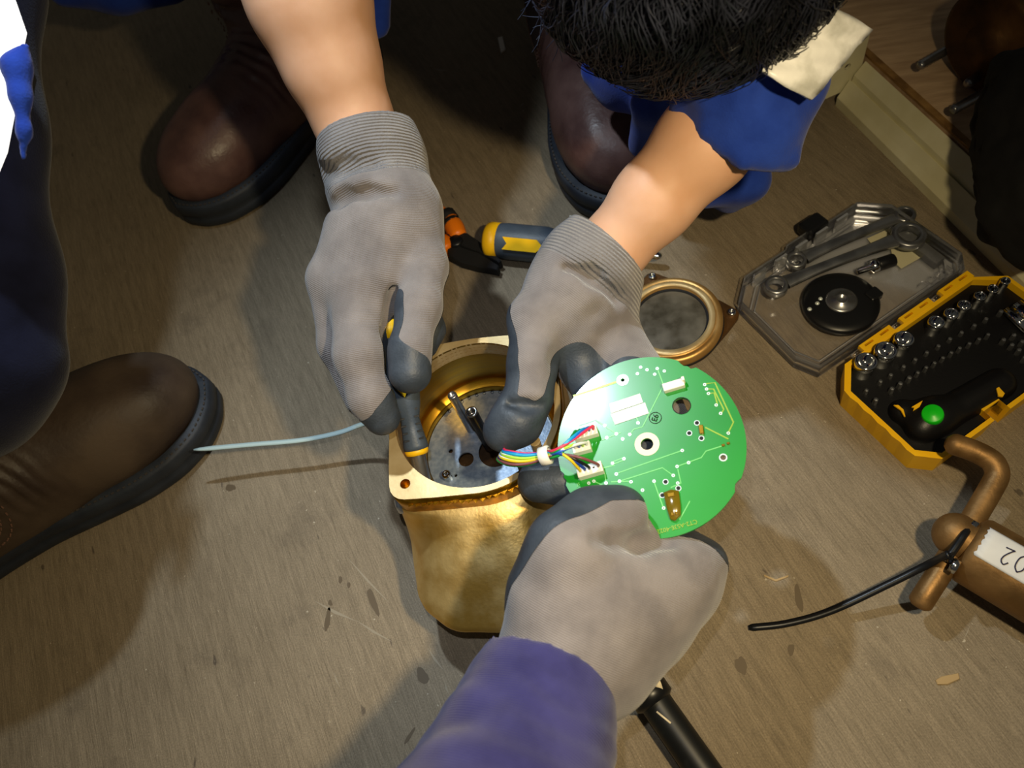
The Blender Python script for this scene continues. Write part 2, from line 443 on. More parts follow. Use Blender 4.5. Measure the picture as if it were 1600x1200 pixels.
M_dsteel = mat('dull steel', sr(178, 180, 184), 0.30, 0.9, sr(140, 142, 146), 60, 3)
M_plate = mat('blue grey plate', sr(112, 130, 152), 0.4, 0.35, sr(140, 155, 172), 300, 3, bump=0.15, bscale=700)
M_black = mat('black plastic', sr(20, 21, 24), 0.35)
M_blackm = mat('matt black', sr(15, 15, 17), 0.8)
M_tray = mat('black tray plastic', sr(14, 14, 17), 0.42, 0, bump=0.1, bscale=500)
M_yellow = mat('yellow plastic', sr(250, 192, 12), 0.42, 0, sr(254, 200, 24), 40, 3)
M_orange = mat('orange plastic', sr(250, 130, 14), 0.4)
M_greyp = mat('slate grey plastic', sr(62, 72, 84), 0.45, 0, sr(72, 82, 94), 60, 3, bump=0.15, bscale=700)
M_chrome = mat('chrome', sr(215, 218, 222), 0.10, 1.0)
M_pcb = mat('green solder mask', sr(3, 132, 26), 0.34, 0, sr(6, 146, 24), 12, 3, spec=0.8, coat=0.6)
M_pcbedge = mat('trace green', sr(120, 205, 120), 0.3)
M_traceg = mat('trace gold green', sr(150, 180, 60), 0.35, 0.2)
M_pad = mat('tinned pad', sr(225, 235, 235), 0.3, 0.3)
M_white = mat('white plastic', sr(238, 234, 222), 0.45)
M_cream = mat('cream ring', sr(240, 226, 196), 0.45)
M_hole = mat('dark hole', sr(12, 14, 14), 0.7)
M_gold = mat('gold contact', sr(196, 150, 50), 0.25, 0.9)
M_ambr = mat('amber component', sr(110, 92, 16), 0.2, 0.1, coat=0.5)
M_paper = mat('white paper', sr(226, 228, 230), 0.85, 0, sr(212, 214, 218), 40, 4)
M_ink = mat('blue black ink', sr(28, 22, 60), 0.6)
M_paint = mat('cream painted steel', sr(232, 228, 196), 0.5, 0, sr(215, 208, 168), 20, 5, bump=0.1, bscale=200)
M_wood = mat('reddish plywood', sr(186, 154, 120), 0.75, 0, sr(216, 184, 146), 22, 6, bump=0.3, bscale=150, stretch=(1, 6, 1, 0.4))
M_woodedge = mat('raw wood edge', sr(120, 86, 44), 0.8, 0, sr(168, 128, 72), 60, 5, stretch=(1, 1, 12))
M_bag = mat('black bag fabric', sr(5, 5, 6), 0.9, 0, bump=0.3, bscale=300)
M_blackcable = mat('black cable rubber', sr(18, 20, 22), 0.45, 0, sr(40, 42, 42), 60, 4, contrast=(0.55, 0.8))
M_ntie = mat('milky nylon', sr(178, 200, 202), 0.4)
M_clear = bpy.data.materials.new('clear plastic'); M_clear.use_nodes = True
_n = M_clear.node_tree; _n.nodes.remove(_n.nodes['Principled BSDF']); _o = _n.nodes['Material Output']
_t = _n.nodes.new('ShaderNodeBsdfTransparent'); _t.inputs[0].default_value = (0.96, 0.96, 0.97, 1)
_g = _n.nodes.new('ShaderNodeBsdfGlossy'); _g.inputs['Roughness'].default_value = 0.12; _g.inputs[0].default_value = (0.95, 0.96, 1, 1)
_f = _n.nodes.new('ShaderNodeFresnel'); _f.inputs[0].default_value = 1.6
_m = _n.nodes.new('ShaderNodeMixShader'); _n.links.new(_f.outputs[0], _m.inputs[0]); _n.links.new(_t.outputs[0], _m.inputs[1]); _d = _n.nodes.new('ShaderNodeBsdfDiffuse'); _d.inputs[0].default_value = (0.8, 0.82, 0.85, 1); _m2 = _n.nodes.new('ShaderNodeMixShader'); _m2.inputs[0].default_value = 0.2; _n.links.new(_g.outputs[0], _m2.inputs[1]); _n.links.new(_d.outputs[0], _m2.inputs[2]); _n.links.new(_m2.outputs[0], _m.inputs[2]); _n.links.new(_m.outputs[0], _o.inputs[0])
M_glass = mat('smoky dirty glass', sr(58, 54, 44), 0.22, 0, sr(88, 82, 68), 55, 6, bump=0.05, bscale=100, rough2=0.5)
M_glow = mat('white glow', (1, 1, 0.99, 1), 0.5, emis=1.6)  # even white emission for the blown-out top left corner
M_chip = mat('pale wood chip', sr(172, 146, 104), 0.8)

def disc(px, py, z, rpx, h, m, name, parent, seg=24):
    c = P(px, py, z); r = rpx*DEP(px, py, z)/F
    V, Fc = lathe([(0, h), (r*0.9, h), (r, h*0.7), (r, 0)], seg, c); return obj(name, V, Fc, m, parent)

# plate with holes (triangle fill)
def holed(outer, holes, up, m, name, parent, smooth=False):
    bm = bmesh.new(); eds = []
    for loop in [outer]+holes:
        vs = [bm.verts.new(Vector(p)) for p in loop]
        for i in range(len(vs)): eds.append(bm.edges.new((vs[i], vs[(i+1) % len(vs)])))
    bmesh.ops.triangle_fill(bm, use_beauty=True, use_dissolve=False, edges=eds)
    # keep only faces outside the holes
    bm.normal_update()
    V0 = [np.array(v.co) for v in bm.verts]
    bm.verts.index_update(); fs = [tuple(v.index for v in f.verts) for f in bm.faces]
    upv = np.array(up, float); n = len(V0); un = upv/np.linalg.norm(upv)
    tri = []
    for f in fs:
        a, b_, c = [V0[i] for i in f]
        if np.cross(b_-a, c-a)@un < 0: f = f[::-1]
        tri.append(f)
    bm.free()
    Fc = [tuple(i+n for i in f) for f in tri]+[f[::-1] for f in tri]
    k = 0
    for li, loop in enumerate([outer]+holes):
        m_ = len(loop)
        for i in range(m_): Fc.append((k+i, k+(i+1) % m_, n+k+(i+1) % m_, n+k+i))
        k += m_
    V = np.vstack([np.array(V0), np.array(V0)+upv])
    o = obj(name, V, Fc, m, parent, smooth)
    bm = bmesh.new(); bm.from_mesh(o.data); bmesh.ops.recalc_face_normals(bm, faces=bm.faces); bm.to_mesh(o.data); bm.free()
    return o
def circ(c, r, ex, ey, n=32, r2=None):
    r2 = r2 or r
    return [np.array(c)+np.array(ex)*r*math.cos(2*math.pi*i/n)+np.array(ey)*r2*math.sin(2*math.pi*i/n) for i in range(n)]
X3, Y3, Z3 = np.eye(3)

# ------------------------------------------------------------------ bronze meter housing
RZ = 0.115; RC = P(740, 643, RZ); RI = 0.0535
hs = thing('meter_housing', 'gold bronze instrument housing with open round cavity standing on the floor', 'housing', (RC[0], RC[1], 0))
lugs = [P(633, 756, RZ)-RC, P(836, 690, RZ)-RC]
lugs = [lugs[0], lugs[1], np.array([0.045, 0.046, 0]), np.array([-0.044, 0.043, 0])]
def hull_r(a, rc, rl):
    d = np.array([math.cos(a), math.sin(a), 0]); best = rc
    pts = [(np.zeros(3), rc)]+[(l, rl) for l in lugs]
    # support-based convex radius: intersect ray with hull by bisection on support functions
    th = np.linspace(0, 2*math.pi, 181); lim = 1e9
    for t in th:
        u = np.array([math.cos(t), math.sin(t), 0]); s = max(q@u+r for q, r in pts); du = d@u
        if du > 1e-3: lim = min(lim, s/du)
    return lim
NA = 128; angs = [2*math.pi*i/NA for i in range(NA)]
HR = np.array([hull_r(a, 0.0575, 0.0105) for a in angs])
CS = np.array([[math.cos(a), math.sin(a), 0] for a in angs])
# flange: outer hull loop, bored, with tapped lug holes
def fl_face():
    holes = [list(RC+CS*RI)]
    for l in lugs: holes.append(circ(RC+l, 0.0034, X3, Y3, 16))
    return holed(list(RC+CS*HR[:, None]), [[p for p in h] for h in holes], (0, 0, -0.014), M_brassflat, 'flange', hs)
fo = fl_face()
edge = obj('flange_edge', *merge(ringprism((RC+CS*(HR[:, None]+0.0004))-[0, 0, .0215], (RC+CS*(HR[:, None]-0.002))-[0, 0, .0215], (0, 0, 0.0205))), M_amber, hs)
for l in lugs:
    obj('threaded_hole', *lathe([(0.0034, 0), (0.0034, -0.0005), (0.0029, -0.0012), (0.0034, -0.002), (0.0029, -0.003), (0.0034, -0.004), (0.0029, -0.006), (0.003, -0.010), (0, -0.010)], 16, RC+l), M_amber, hs)
# cavity wall with tool marks and ledge
prof = [(RI, -0.0005)]
for i in range(26): prof.append((RI+0.00018*(i % 2), -0.002-i*0.0018))
prof += [(RI, -0.050), (0.0478, -0.0505), (0.0472, -0.052), (0.0472, -0.058)]
obj('cavity_wall', *lathe([(r, z) for r, z in prof], 96, RC), M_brass, hs)
# outer casting, lofted from under the flange down to the foot that reaches forward
foot = np.array([(P(x, y, z)-RC)[:2] for x, y, z in ((641, 880, .057), (650, 930, .052), (664, 955, .049), (700, 984, .046), (720, 990, .046), (850, 988, .046), (895, 960, .048), (915, 900, .052))]
                +[(.062, -.03), (.057, .045), (0, .060), (-.057, .045), (-.064, -.03)])
def poly_r(poly, a, c=np.array([0, -0.02])):
    d = np.array([math.cos(a), math.sin(a)]); best = 0
    for i in range(len(poly)):
        p, q = poly[i]-c, poly[(i+1) % len(poly)]-c; e = q-p
        den = d[0]*e[1]-d[1]*e[0]
        if abs(den) < 1e-12: continue
        t = (p[0]*e[1]-p[1]*e[0])/den; s = (p[0]*d[1]-p[1]*d[0])/den
        if t > 0 and -1e-9 <= s <= 1+1e-9: best = max(best, t)
    return best
C2 = np.array([0, -0.02]); NB = 192; ab = [2*math.pi*i/NB for i in range(NB)]
top2 = np.array([(RC[:2]*0+CS[i, :2]*(HR[i]-0.0005)) for i in range(NA)])
rf = np.array([poly_r(foot, a) for a in ab]); rt = np.array([poly_r(top2, a) for a in ab])
for _ in range(1): rf = (np.roll(rf, 1)+2*rf+np.roll(rf, -1))/4
V = []; Fc = []; NZ = 44
for k in range(NZ+1):
    t = k/NZ
    if t < 0.6:
        q_ = t/0.6; z = 0.0945-(0.0945-0.048)*q_; s = q_**0.9; rr = rt+0.0012+(rf-rt-0.0012)*s
    else:
        q_ = (t-0.6)/0.4; z = 0.048*(1-q_); rr = rf*(1-0.30*q_**1.3)
    if k == 0: rr = rt-0.003
    for i in range(NB):
        d = np.array([math.cos(ab[i]), math.sin(ab[i])])
        q = RC[:2]+C2+d*rr[i]
        nn = noise.noise(Vector((q[0]*45, q[1]*45, z*45)))*0.0006+noise.noise(Vector((q[0]*16, q[1]*16, z*16)))*0.0008
        V.append((q[0]+d[0]*nn, q[1]+d[1]*nn, z))
for k in range(NZ):
    for i in range(NB):
        j = (i+1) % NB; Fc.append((k*NB+j, k*NB+i, (k+1)*NB+i, (k+1)*NB+j))
Fc.append([k for k in range(NZ*NB, NZ*NB+NB)][::-1])
obj('cast_body', np.array(V), Fc, M_bronze, hs)
# chisel bites along the front edge of the flange
for i in range(17):
    px = 650+i*9.2; py = 768-0.0016*(px-650)**2*0.9-i*0.25
    a = math.atan2(*(P(px, py+6, RZ-0.006)-RC)[[1, 0]]); r = np.interp(a % (2*math.pi), angs, HR)
    c = RC+np.array([math.cos(a), math.sin(a), 0])*(r+0.0002)+np.array([0, 0, -0.006-0.003*random.random()])
    n = np.array([math.cos(a), math.sin(a), 0]); tt = np.array([-n[1], n[0], 0])
    w = 0.0019+0.0012*random.random()
    V = np.array([c+tt*w, c-tt*w, c-Z3*w*1.8, c+n*0.0026-Z3*w*0.2, c-n*0.001]); obj('chisel_mark', V, [(0, 3, 1), (1, 3, 2), (2, 3, 0), (0, 1, 4), (1, 2, 4), (2, 0, 4)], M_amber, hs, smooth=False)
# plate at the bottom of the cavity
PZ = RZ-0.058
def q(px, py): return P(px, py, PZ+0.0015)
hol = [circ(q(705, 706), 0.0017, X3, Y3, 12), circ(q(729, 719), 0.0056, X3, Y3, 24), circ(q(775, 706), 0.0125, X3, Y3, 32),
       circ(q(738, 672), 0.0017, X3, Y3, 12), circ(q(713, 744), 0.0012, X3, Y3, 10), circ(q(812, 660), 0.0017, X3, Y3, 12)]
hol = [h for h in hol if max(np.linalg.norm(np.array(h)[:, :2]-RC[:2], axis=1)) < 0.0445]
bp = holed([np.array([RC[0], RC[1], PZ])+c*0.0468 for c in CS], hol, (0, 0, 0.0015), M_plate, 'base_plate', hs)
obj('cavity_bottom', *lathe([(0, 0), (0.047, 0)], 64, (RC[0], RC[1], PZ-0.006)), M_dkbronze, hs)
# perforated rim strip
for i in range(12):
    a = math.radians(52+i*7.5); c = np.array([RC[0]+0.0455*math.cos(a), RC[1]+0.0455*math.sin(a), PZ+0.0016])
    obj('perforation', *lathe([(0.0009, 0), (0.0012, 0.0006), (0.0012, -0.0005)], 8, c), M_hole, hs)
def standoff(px, py, hgt, r, name='standoff', m=M_dsteel):
    b0 = P(px, py, PZ+0.0015); ax = np.array([-0.05, 0.05, 1.0]); ax /= np.linalg.norm(ax)
    so = obj(name, *lathe([(r, 0), (r, hgt-0.0008), (r*0.92, hgt), (r*0.55, hgt), (r*0.5, hgt-0.006), (0, hgt-0.006)], 18, b0, ax), m, hs)
    return so
standoff(737, 672, 0.050, 0.0033)
s2 = standoff(766, 698, 0.050, 0.0040, m=M_black)
obj('bright_bush', *lathe([(0.0040, 0.0496), (0.0041, 0.0508), (0.0026, 0.0510), (0.0023, 0.046), (0, 0.046)], 18, P(766, 698, PZ+0.0015), (-0.05, 0.05, 1)), M_chrome, s2)
standoff(702, 748, 0.008, 0.0032, 'cap_screw', M_chrome)
obj('side_plug', *lathe([(0.0, 0.007), (0.005, 0.006), (0.006, 0.003), (0.0065, 0.0), (0.0065, -0.004)], 20, np.array([*P(631, 783, 0.092)[:2], 0.088]), (-0.8, -0.5, 0.35)), M_dsteel, hs)

# ------------------------------------------------------------------ circuit board
BC = D(1019, 700, 0.440); bn = -ray(1019, 700); bn /= np.linalg.norm(bn)
bn = np.array([-0.11, -0.07, 1.0]); bn /= np.linalg.norm(bn)
def B(px, py, lift=0.0):
    r = ray(px, py); t = ((BC-CAM)@bn)/(r@bn); return CAM+r*t+bn*lift
bx = B(1119, 700)-B(1019, 700); BS = np.linalg.norm(bx)/100; bx /= np.linalg.norm(bx); by = np.cross(bn, bx)
pcb = thing('circuit_board', 'round green circuit board with white sockets held between gloved hands', 'circuit board', BC)
out = []
for i in range(150):
    a = 2*math.pi*i/150; rx, ry = 147.5, 142.0; x = 1019+rx*math.cos(a); y = 700-ry*math.sin(a); k = 1.0
    dg = math.degrees(a)
    if 63 < dg < 74: k = 0.975-0.012*(i % 2)
    if 332 < dg < 340: k = 0.965+0.012*(i % 2)
    if 195 < dg < 204: k = 0.975+0.015*(i % 2)
    out.append(B(1019+(x-1019)*k, 700+(y-700)*k, -0.0016))
def bcirc(px, py, r, n=20): return circ(B(px, py, -0.0016), r*BS, bx, by, n)
bd = holed(out, [bcirc(1065, 634, 14, 28), bcirc(1011, 694, 10, 28), bcirc(973, 594, 3.2, 12), bcirc(1130, 715, 4.6, 14)], bn*0.0016, M_pcb, 'board', pcb)
def bring(px, py, ro, ri, m, name, h=0.00025, n=20):
    V, Fc = lathe([(ri*BS, 0.00002), (ri*BS, h), (ro*BS, h), (ro*BS, 0.00002)], n, B(px, py), bn); return obj(name, V, Fc, m, pcb, smooth=False)
bring(1011, 694, 20, 10.2, M_cream, 'ring_pad', n=36); bring(973, 594, 10.3, 3.4, M_pad, 'ring_pad', n=28); bring(1065, 634, 15.2, 14, M_hole, 'hole_rim', n=32)
bring(1130, 715, 6.4, 4.4, M_pad, 'ring_pad')
def pad(px, py, r=2.7, m=M_pad, hole=True):
    o = bring(px, py, r, r*0.42 if hole else 0.01, m, 'via_pad', n=14)
for x, y in ((1001, 574), (1011, 578), (996, 584), (1027, 576), (1023, 585), (1038, 580), (1101, 601), (1104, 608), (1107, 615), (1119, 633), (1126, 646),
             (1138, 677), (945, 665), (963, 678), (973, 686), (948, 684), (997, 661), (984, 679), (1066, 704), (963, 741), (968, 752), (1052, 743), (957, 724), (975, 717),
             (1058, 729), (1076, 723), (1022, 752), (1037, 794), (1059, 755), (986, 753), (1004, 766), (947, 755), (920, 755), (928, 752), (926, 772)):
    pad(x, y)
for x, y in ((1089, 661), (1077, 677), (1096, 685), (1040, 753), (1060, 763), (1035, 774)):
    bring(x, y, 4.6, 3.4, M_pad, 'hole_rim', n=16); obj('plated_hole', *lathe([(3.4*BS, 0.0002), (0, 0.00012)], 16, B(x, y), bn), M_hole, pcb)
def trace(pts, w=1.1, m=M_pcbedge):
    path = [B(x, y, 0.00012) for x, y in pts]; obj('trace', *ribbon(path, w*2*BS, 0.00016, bn), m, pcb, smooth=False)
trace([(963, 597), (930, 608), (896, 619)], 1.8, M_traceg)
for t in ([(1028, 578), (1036, 600)], [(1036, 604), (1004, 667), (990, 671), (984, 679)], [(963, 740), (1066, 704)], [(968, 752), (1035, 731), (1052, 743)],
          [(957, 726), (975, 719)], [(957, 722), (975, 715)], [(1058, 729), (1096, 715), (1103, 705), (1128, 697)], [(1022, 753), (1036, 792)], [(1059, 733), (1064, 755), (1048, 762)],
          [(905, 665), (930, 657), (962, 677)], [(930, 656), (944, 664)], [(940, 688), (970, 676)], [(928, 735), (960, 727)], [(1078, 783), (1062, 812)], [(994, 651), (998, 660)],
          [(945, 740), (947, 754)], [(928, 752), (950, 762)], [(955, 753), (986, 752)]):
    trace(t, 0.8)
for t in ([(1101, 600), (1117, 598), (1146, 660), (1138, 676)], [(1104, 608), (1115, 608), (1131, 640), (1127, 646)], [(1107, 615), (1116, 614), (1121, 632)], [(1102, 668), (1138, 686)]):
    trace(t, 1.1, M_traceg)
def sticker(pts, name='sticker', m=M_paper, h=0.0002):
    V, Fc = prism([B(x, y, 0.0001) for x, y in pts], (0, 0, 0), bn*h); return obj(name, V, Fc, m, pcb, smooth=False)
stk = sticker([(952, 631), (1000, 615), (1005, 629), (955, 646)], 'sticker'); sticker([(954, 647), (1008, 629), (1014, 646), (961, 664)], 'sticker')
for x in (965, 976, 979, 984): obj('printed_mark', *ribbon([B(x, 634-(x-965)*0.33, 0.00045), B(x+1.5, 641-(x-965)*0.33, 0.00045)], 1.0*BS, 0.0001, bn), M_dsteel, stk, smooth=False)
bring(1024, 653, 10.4, 9.3, M_hole, 'stamp_ring', n=32)
text_mesh('stamp_text', 'E6', 13*BS, B(1024, 653, 0.0003), by*0.95+bx*0.3, -bx*0.95+by*0.3, M_hole, pcb)
text_mesh('silkscreen_text', 'CT2-AS3E-4022', 9.5*BS, B(1058, 823, 0.0003), -(bx*0.955+by*0.29), -(by*0.955-bx*0.29), M_traceg, pcb)
text_mesh('silkscreen_text', 'C7', 7*BS, B(911, 775, 0.0003), bx+by*.3, by, M_pcbedge, pcb)
text_mesh('silkscreen_text', 'J5', 7*BS, B(904, 757, 0.0003), bx+by*.3, by, M_pcbedge, pcb)
def bbox_(cx, cy, w, d, h, rot, m, name, parent=None, lift=0.0):
    ex = bx*math.cos(rot)+by*math.sin(rot); ey = -bx*math.sin(rot)+by*math.cos(rot)
    V, Fc = obox(B(cx, cy, lift)+bn*h/2, ex*w/2*BS, ey*d/2*BS, bn*h/2)
    o = obj(name, V, Fc, m, parent or pcb, smooth=False); bevel(o, 0.00025, 1); return o, ex, ey
CON = {}
for key, cx, cy, w, d, rot, n, h in (('A', 917, 680, 40, 17, 0.30, 5, 0.0055), ('B', 911, 703, 30, 16, 0.27, 4, 0.0055), ('C', 924, 738, 42, 18, 0.30, 5, 0.006), ('T', 1053, 605, 35, 14, 0.30, 0, 0.004)):
    o, ex, ey = bbox_(cx, cy, w, d, h, rot, M_white, 'wire_socket'); pts = []
    for i in range(n):
        p = B(cx, cy, h+0.00002)+ex*(i-(n-1)/2)*w/(n+0.6)*BS+ey*0.0002
        V, Fc = obox(p, ex*1.6*BS, ey*1.4*BS, bn*0.0001); obj('socket_pin_hole', V, Fc, M_hole, o, smooth=False); pts.append(p)
    CON[key] = pts
bbox_(1068, 597, 5, 7, 0.0055, 0.3, M_white, 'socket_tab')
led, _, _ = bbox_(1096, 672, 7, 15, 0.0016, 0.12, M_gold, 'chip_component'); bbox_(1130, 696, 5, 4, 0.0008, 0.2, M_gold, 'solder_joint'); bbox_(1138, 693, 5, 4, 0.0008, 0.2, M_gold, 'solder_joint')
V, Fc = prism([B(x, y, 0.0001) for x, y in ((1037, 771), (1049, 766), (1061, 768), (1064, 790), (1064, 806), (1055, 815), (1048, 813), (1042, 795))], (0, 0, 0), bn*0.0022, 0.0006); obj('amber_component', V, Fc, M_ambr, pcb)
bbox_(1049, 775, 11, 7, 0.0028, 0.15, M_gold, 'solder_joint'); bbox_(1051, 805, 5, 6, 0.0028, 0.15, M_gold, 'solder_joint'); bbox_(1058, 804, 4, 6, 0.0028, 0.15, M_gold, 'solder_joint')

# ------------------------------------------------------------------ wiring
WC = [('red', sr(222, 50, 84)), ('blue', sr(30, 96, 190)), ('cyan', sr(30, 160, 205)), ('green', sr(20, 140, 60)), ('white', sr(235, 238, 235)), ('lime', sr(170, 215, 60)),
      ('blue', sr(40, 90, 200)), ('white', sr(235, 238, 235)), ('yellow', sr(230, 200, 40)), ('navy', sr(30, 60, 150)), ('black', sr(25, 25, 28)), ('brown', sr(120, 70, 70)), ('green', sr(40, 150, 70))]
wh = thing('wire_harness', 'bundle of thin coloured wires looping from brass cavity to green board', 'wires', P(850, 712, 0))
ends = [CON['A'][4], CON['A'][3], CON['A'][2], CON['A'][1], CON['B'][3], CON['B'][2], CON['B'][1], CON['B'][0], CON['C'][0], CON['C'][1], CON['C'][2], CON['C'][4], CON['A'][0]]
for i, (nm, col) in enumerate(WC):
    f = i/12.0; row = i % 3; lift = -0.0011*row
    m = mat('wire '+nm, col, 0.35)
    e = ends[i]
    p = [P(800+3*math.cos(i), 696+f*6, 0.072), D(792-8*f, 697+f*14, 0.474), D(788-10*f, 703+f*16, 0.458), D(801-4*f, 706+f*21, 0.450+lift), D(824, 709+f*17, 0.447+lift), D(852, 706+f*11, 0.4435+lift*0.6),
         D(870+4*f, 702+f*9, 0.435+0.0006*row), (D(880, 704+f*8, 0.433)+e)/2+bn*(0.004+0.001*row), e+bn*0.004, e]
    obj('wire', *tube(spline(p, 40), 0.00088, 8), m, wh)
V, Fc = lathe([(0.0044, -0.0032), (0.0056, -0.0026), (0.0056, 0.0026), (0.0044, 0.0032)], 20, D(852, 712, 0.4425), D(862, 709, 0.441)-D(842, 715, 0.444))
obj('cable_tie', V, Fc, M_white, wh)

# ------------------------------------------------------------------ tools on the floor and in hand
def driver(name, label, a, b, scale, parent_loc, stripe_up):
    """screwdriver: handle butt at a, ferrule end at b, shank beyond"""
    t = thing(name, label, 'screwdriver', parent_loc)
    ax = b-a; L = np.linalg.norm(ax); ax /= L; r = scale
    obj('handle', *lathe([(r*0.96, L*0.12), (r*1.0, L*0.2), (r*1.0, L*0.55), (r*0.86, L*0.64), (r*0.62, L*0.74), (r*0.66, L*0.82), (r*0.78, L*0.93), (r*0.78, L*0.96), (0, L*0.965)], 28, a, ax), M_greyp, t)
    obj('butt_cap', *lathe([(0, 0), (r*0.8, 0.0), (r*0.95, L*0.02), (r*1.0, L*0.05), (r*0.98, L*0.125), (0, L*0.125)], 28, a, ax), M_yellow, t)
    obj('collar', *lathe([(0, L*0.955), (r*0.74, L*0.955), (r*0.76, L*0.975), (r*0.72, L*1.0), (0, L*1.0)], 24, a, ax), M_yellow, t)
    s, u, _ = frame(ax, stripe_up)
    n = np.array(stripe_up, float); n -= ax*(n@ax); n /= np.linalg.norm(n); w = np.cross(n, ax)
    pl = [(0.20, .28), (.24, 0), (.20, -.28), (.50, -.28), (.56, 0), (.50, .28)]
    V, Fc = prism([a+ax*L*x+w*y*r*1.2+n*r*0.9 for x, y in pl], (0, 0, 0), n*r*0.16); obj('yellow_inlay', V, Fc, M_yellow, t, smooth=False)
    for i in range(5):
        for sg in (-1, 1):
            c = a+ax*L*(0.66+0.055*i)+(n*0.62+w*sg*0.45)*r; V, Fc = obox(c, ax*L*0.006, w*r*0.16, n*r*0.06); obj('grip_notch', V, Fc, M_black, t, smooth=False)
    return t, a, ax, L
t, a, ax, L = driver('screwdriver', 'slate grey and yellow screwdriver gripped by glove inside brass cavity', D(606, 500, 0.497), D(652, 709, 0.508), 0.0105, P(655, 722, 0), ray(640, 640)*-1)
obj('shank', *lathe([(0.0052, L*0.97), (0.0052, L*1.26), (0.0046, L*1.27), (0.0030, L*1.27), (0.003, L*1.26), (0, L*1.26)], 20, a, ax), M_dsteel, t)
za = 0.0165
t, a, ax, L = driver('screwdriver', 'slate grey and yellow screwdriver lying on the floor beside the pliers', P(760, 374, za), P(935, 391, za), 0.0165, P(800, 380, 0), -ray(830, 380)+np.array([0, -0.15, 0]))
obj('shank', *lathe([(0.0035, L*0.97), (0.0035, L*1.5), (0.002, L*1.53), (0, L*1.53)], 14, a, ax), M_chrome, t)
# pliers
pl = thing('pliers', 'black long nose pliers with orange handles lying beside the glove', 'pliers', P(720, 390, 0))
def flat(pts, z0, h, m, name, parent, bev=0.0012, lab=None):
    V, Fc = prism([P(x, y, z0) for x, y in pts], (0, 0, 0), (0, 0, h), bev); return obj(name, V, Fc, m, parent, smooth=False, label=lab)
flat([(700, 378), (712, 370), (733, 374), (748, 384), (770, 402), (786, 417), (782, 420), (748, 402), (725, 394)], 0.004, 0.010, M_blackm, 'jaw', pl)
flat([(698, 383), (725, 396), (752, 404), (782, 424), (780, 431), (748, 425), (722, 418), (704, 408)], 0.004, 0.009, M_blackm, 'jaw', pl)
obj('pivot', *lathe([(0, 0.0125), (0.006, 0.0125), (0.007, 0.011), (0.007, 0)], 20, P(716, 388, 0.004)), M_black, pl)
for q1 in ([(718, 372), (708, 352), (700, 338), (670, 320), (620, 300)], [(702, 392), (690, 380), (665, 370), (630, 360), (590, 345)]):
    path = spline([P(x, y, 0.010) for x, y in q1], 16); obj('handle', *tube(path, [0.0075+0.002*math.sin(i*0.4) for i in range(len(path))], 12), M_orange, pl)
obj('grip_band', *tube([P(703, 345, 0.010), P(697, 337, 0.010)], 0.0098, 12), M_blackm, pl)
obj('grip_band', *tube([P(708, 353, 0.010), P(705, 348, 0.010)], 0.0094, 12), M_blackm, pl)

# ------------------------------------------------------------------ bronze cover ring with window
cv = thing('window_cover', 'bronze cover ring with smoky glass window lying beside the green board', 'cover', P(1062, 505, 0))
cc = P(1048, 504, 0.0075); cn = np.array([-0.05, -0.02, 1.0]); cn /= np.linalg.norm(cn)
k = DEP(1060, 505, 0.012)/F; ro = 80*k
lg = [P(1019, 434, 0.006)-cc, P(1143, 490, 0.006)-cc]; lg += [-lg[1]*0.97]
lim = []
for a in np.linspace(0, 2*math.pi, 96, endpoint=False):
    d = np.array([math.cos(a), math.sin(a), 0]); b_ = 1e9
    for t_ in np.linspace(0, 2*math.pi, 121):
        u = np.array([math.cos(t_), math.sin(t_), 0]); s_ = max([ro*0.98]+[g_[:2]@u[:2]+0.0062 for g_ in lg])
        if d@u > 1e-3: b_ = min(b_, s_/(d@u))
    lim.append(np.array([cc[0], cc[1], 0.001])+d*b_)
obj('mounting_flange', *prism(lim, (0, 0, 0), (0, 0, 0.005), 0.0008), M_dkbronze, cv, smooth=False)
for g_ in lg: obj('screw', *lathe([(0.0034, 0.0), (0.0034, 0.0030), (0.0028, 0.0036), (0.0016, 0.0036), (0.0014, 0.002), (0, 0.002)], 16, np.array([cc[0]+g_[0], cc[1]+g_[1], 0.006])), M_steel, cv)
obj('gasket', *lathe([(ro*1.02, -0.0022), (ro*1.02, -0.0011), (ro*0.98, -0.0011)], 64, cc, cn), M_blackm, cv)
obj('outer_ring', *lathe([(ro*1.0, -0.0011), (ro*1.0, 0.0044), (ro*0.97, 0.0060), (ro*0.90, 0.0074), (ro*0.885, 0.0066), (ro*0.86, 0.0066), (ro*0.85, 0.0080), (ro*0.75, 0.0083), (ro*0.735, 0.0077), (ro*0.73, 0.0033), (ro*0.69, 0.0028), (ro*0.69, 0.0006)], 80, cc, cn), M_coverb, cv)
obj('inner_land', *lathe([(ro*0.735, 0.0078), (ro*0.742, 0.0087), (ro*0.845, 0.0086), (ro*0.855, 0.0080)], 80, cc, cn), M_brassflat, cv)
obj('window_glass', *lathe([(0, 0.0041), (ro*0.4, 0.0039), (ro*0.71, 0.0033)], 64, cc, cn), M_glass, cv)
obj('glass_seal', *lathe([(ro*0.735, 0.0047), (ro*0.70, 0.0045), (ro*0.685, 0.0034)], 64, cc, cn), M_blackm, cv)

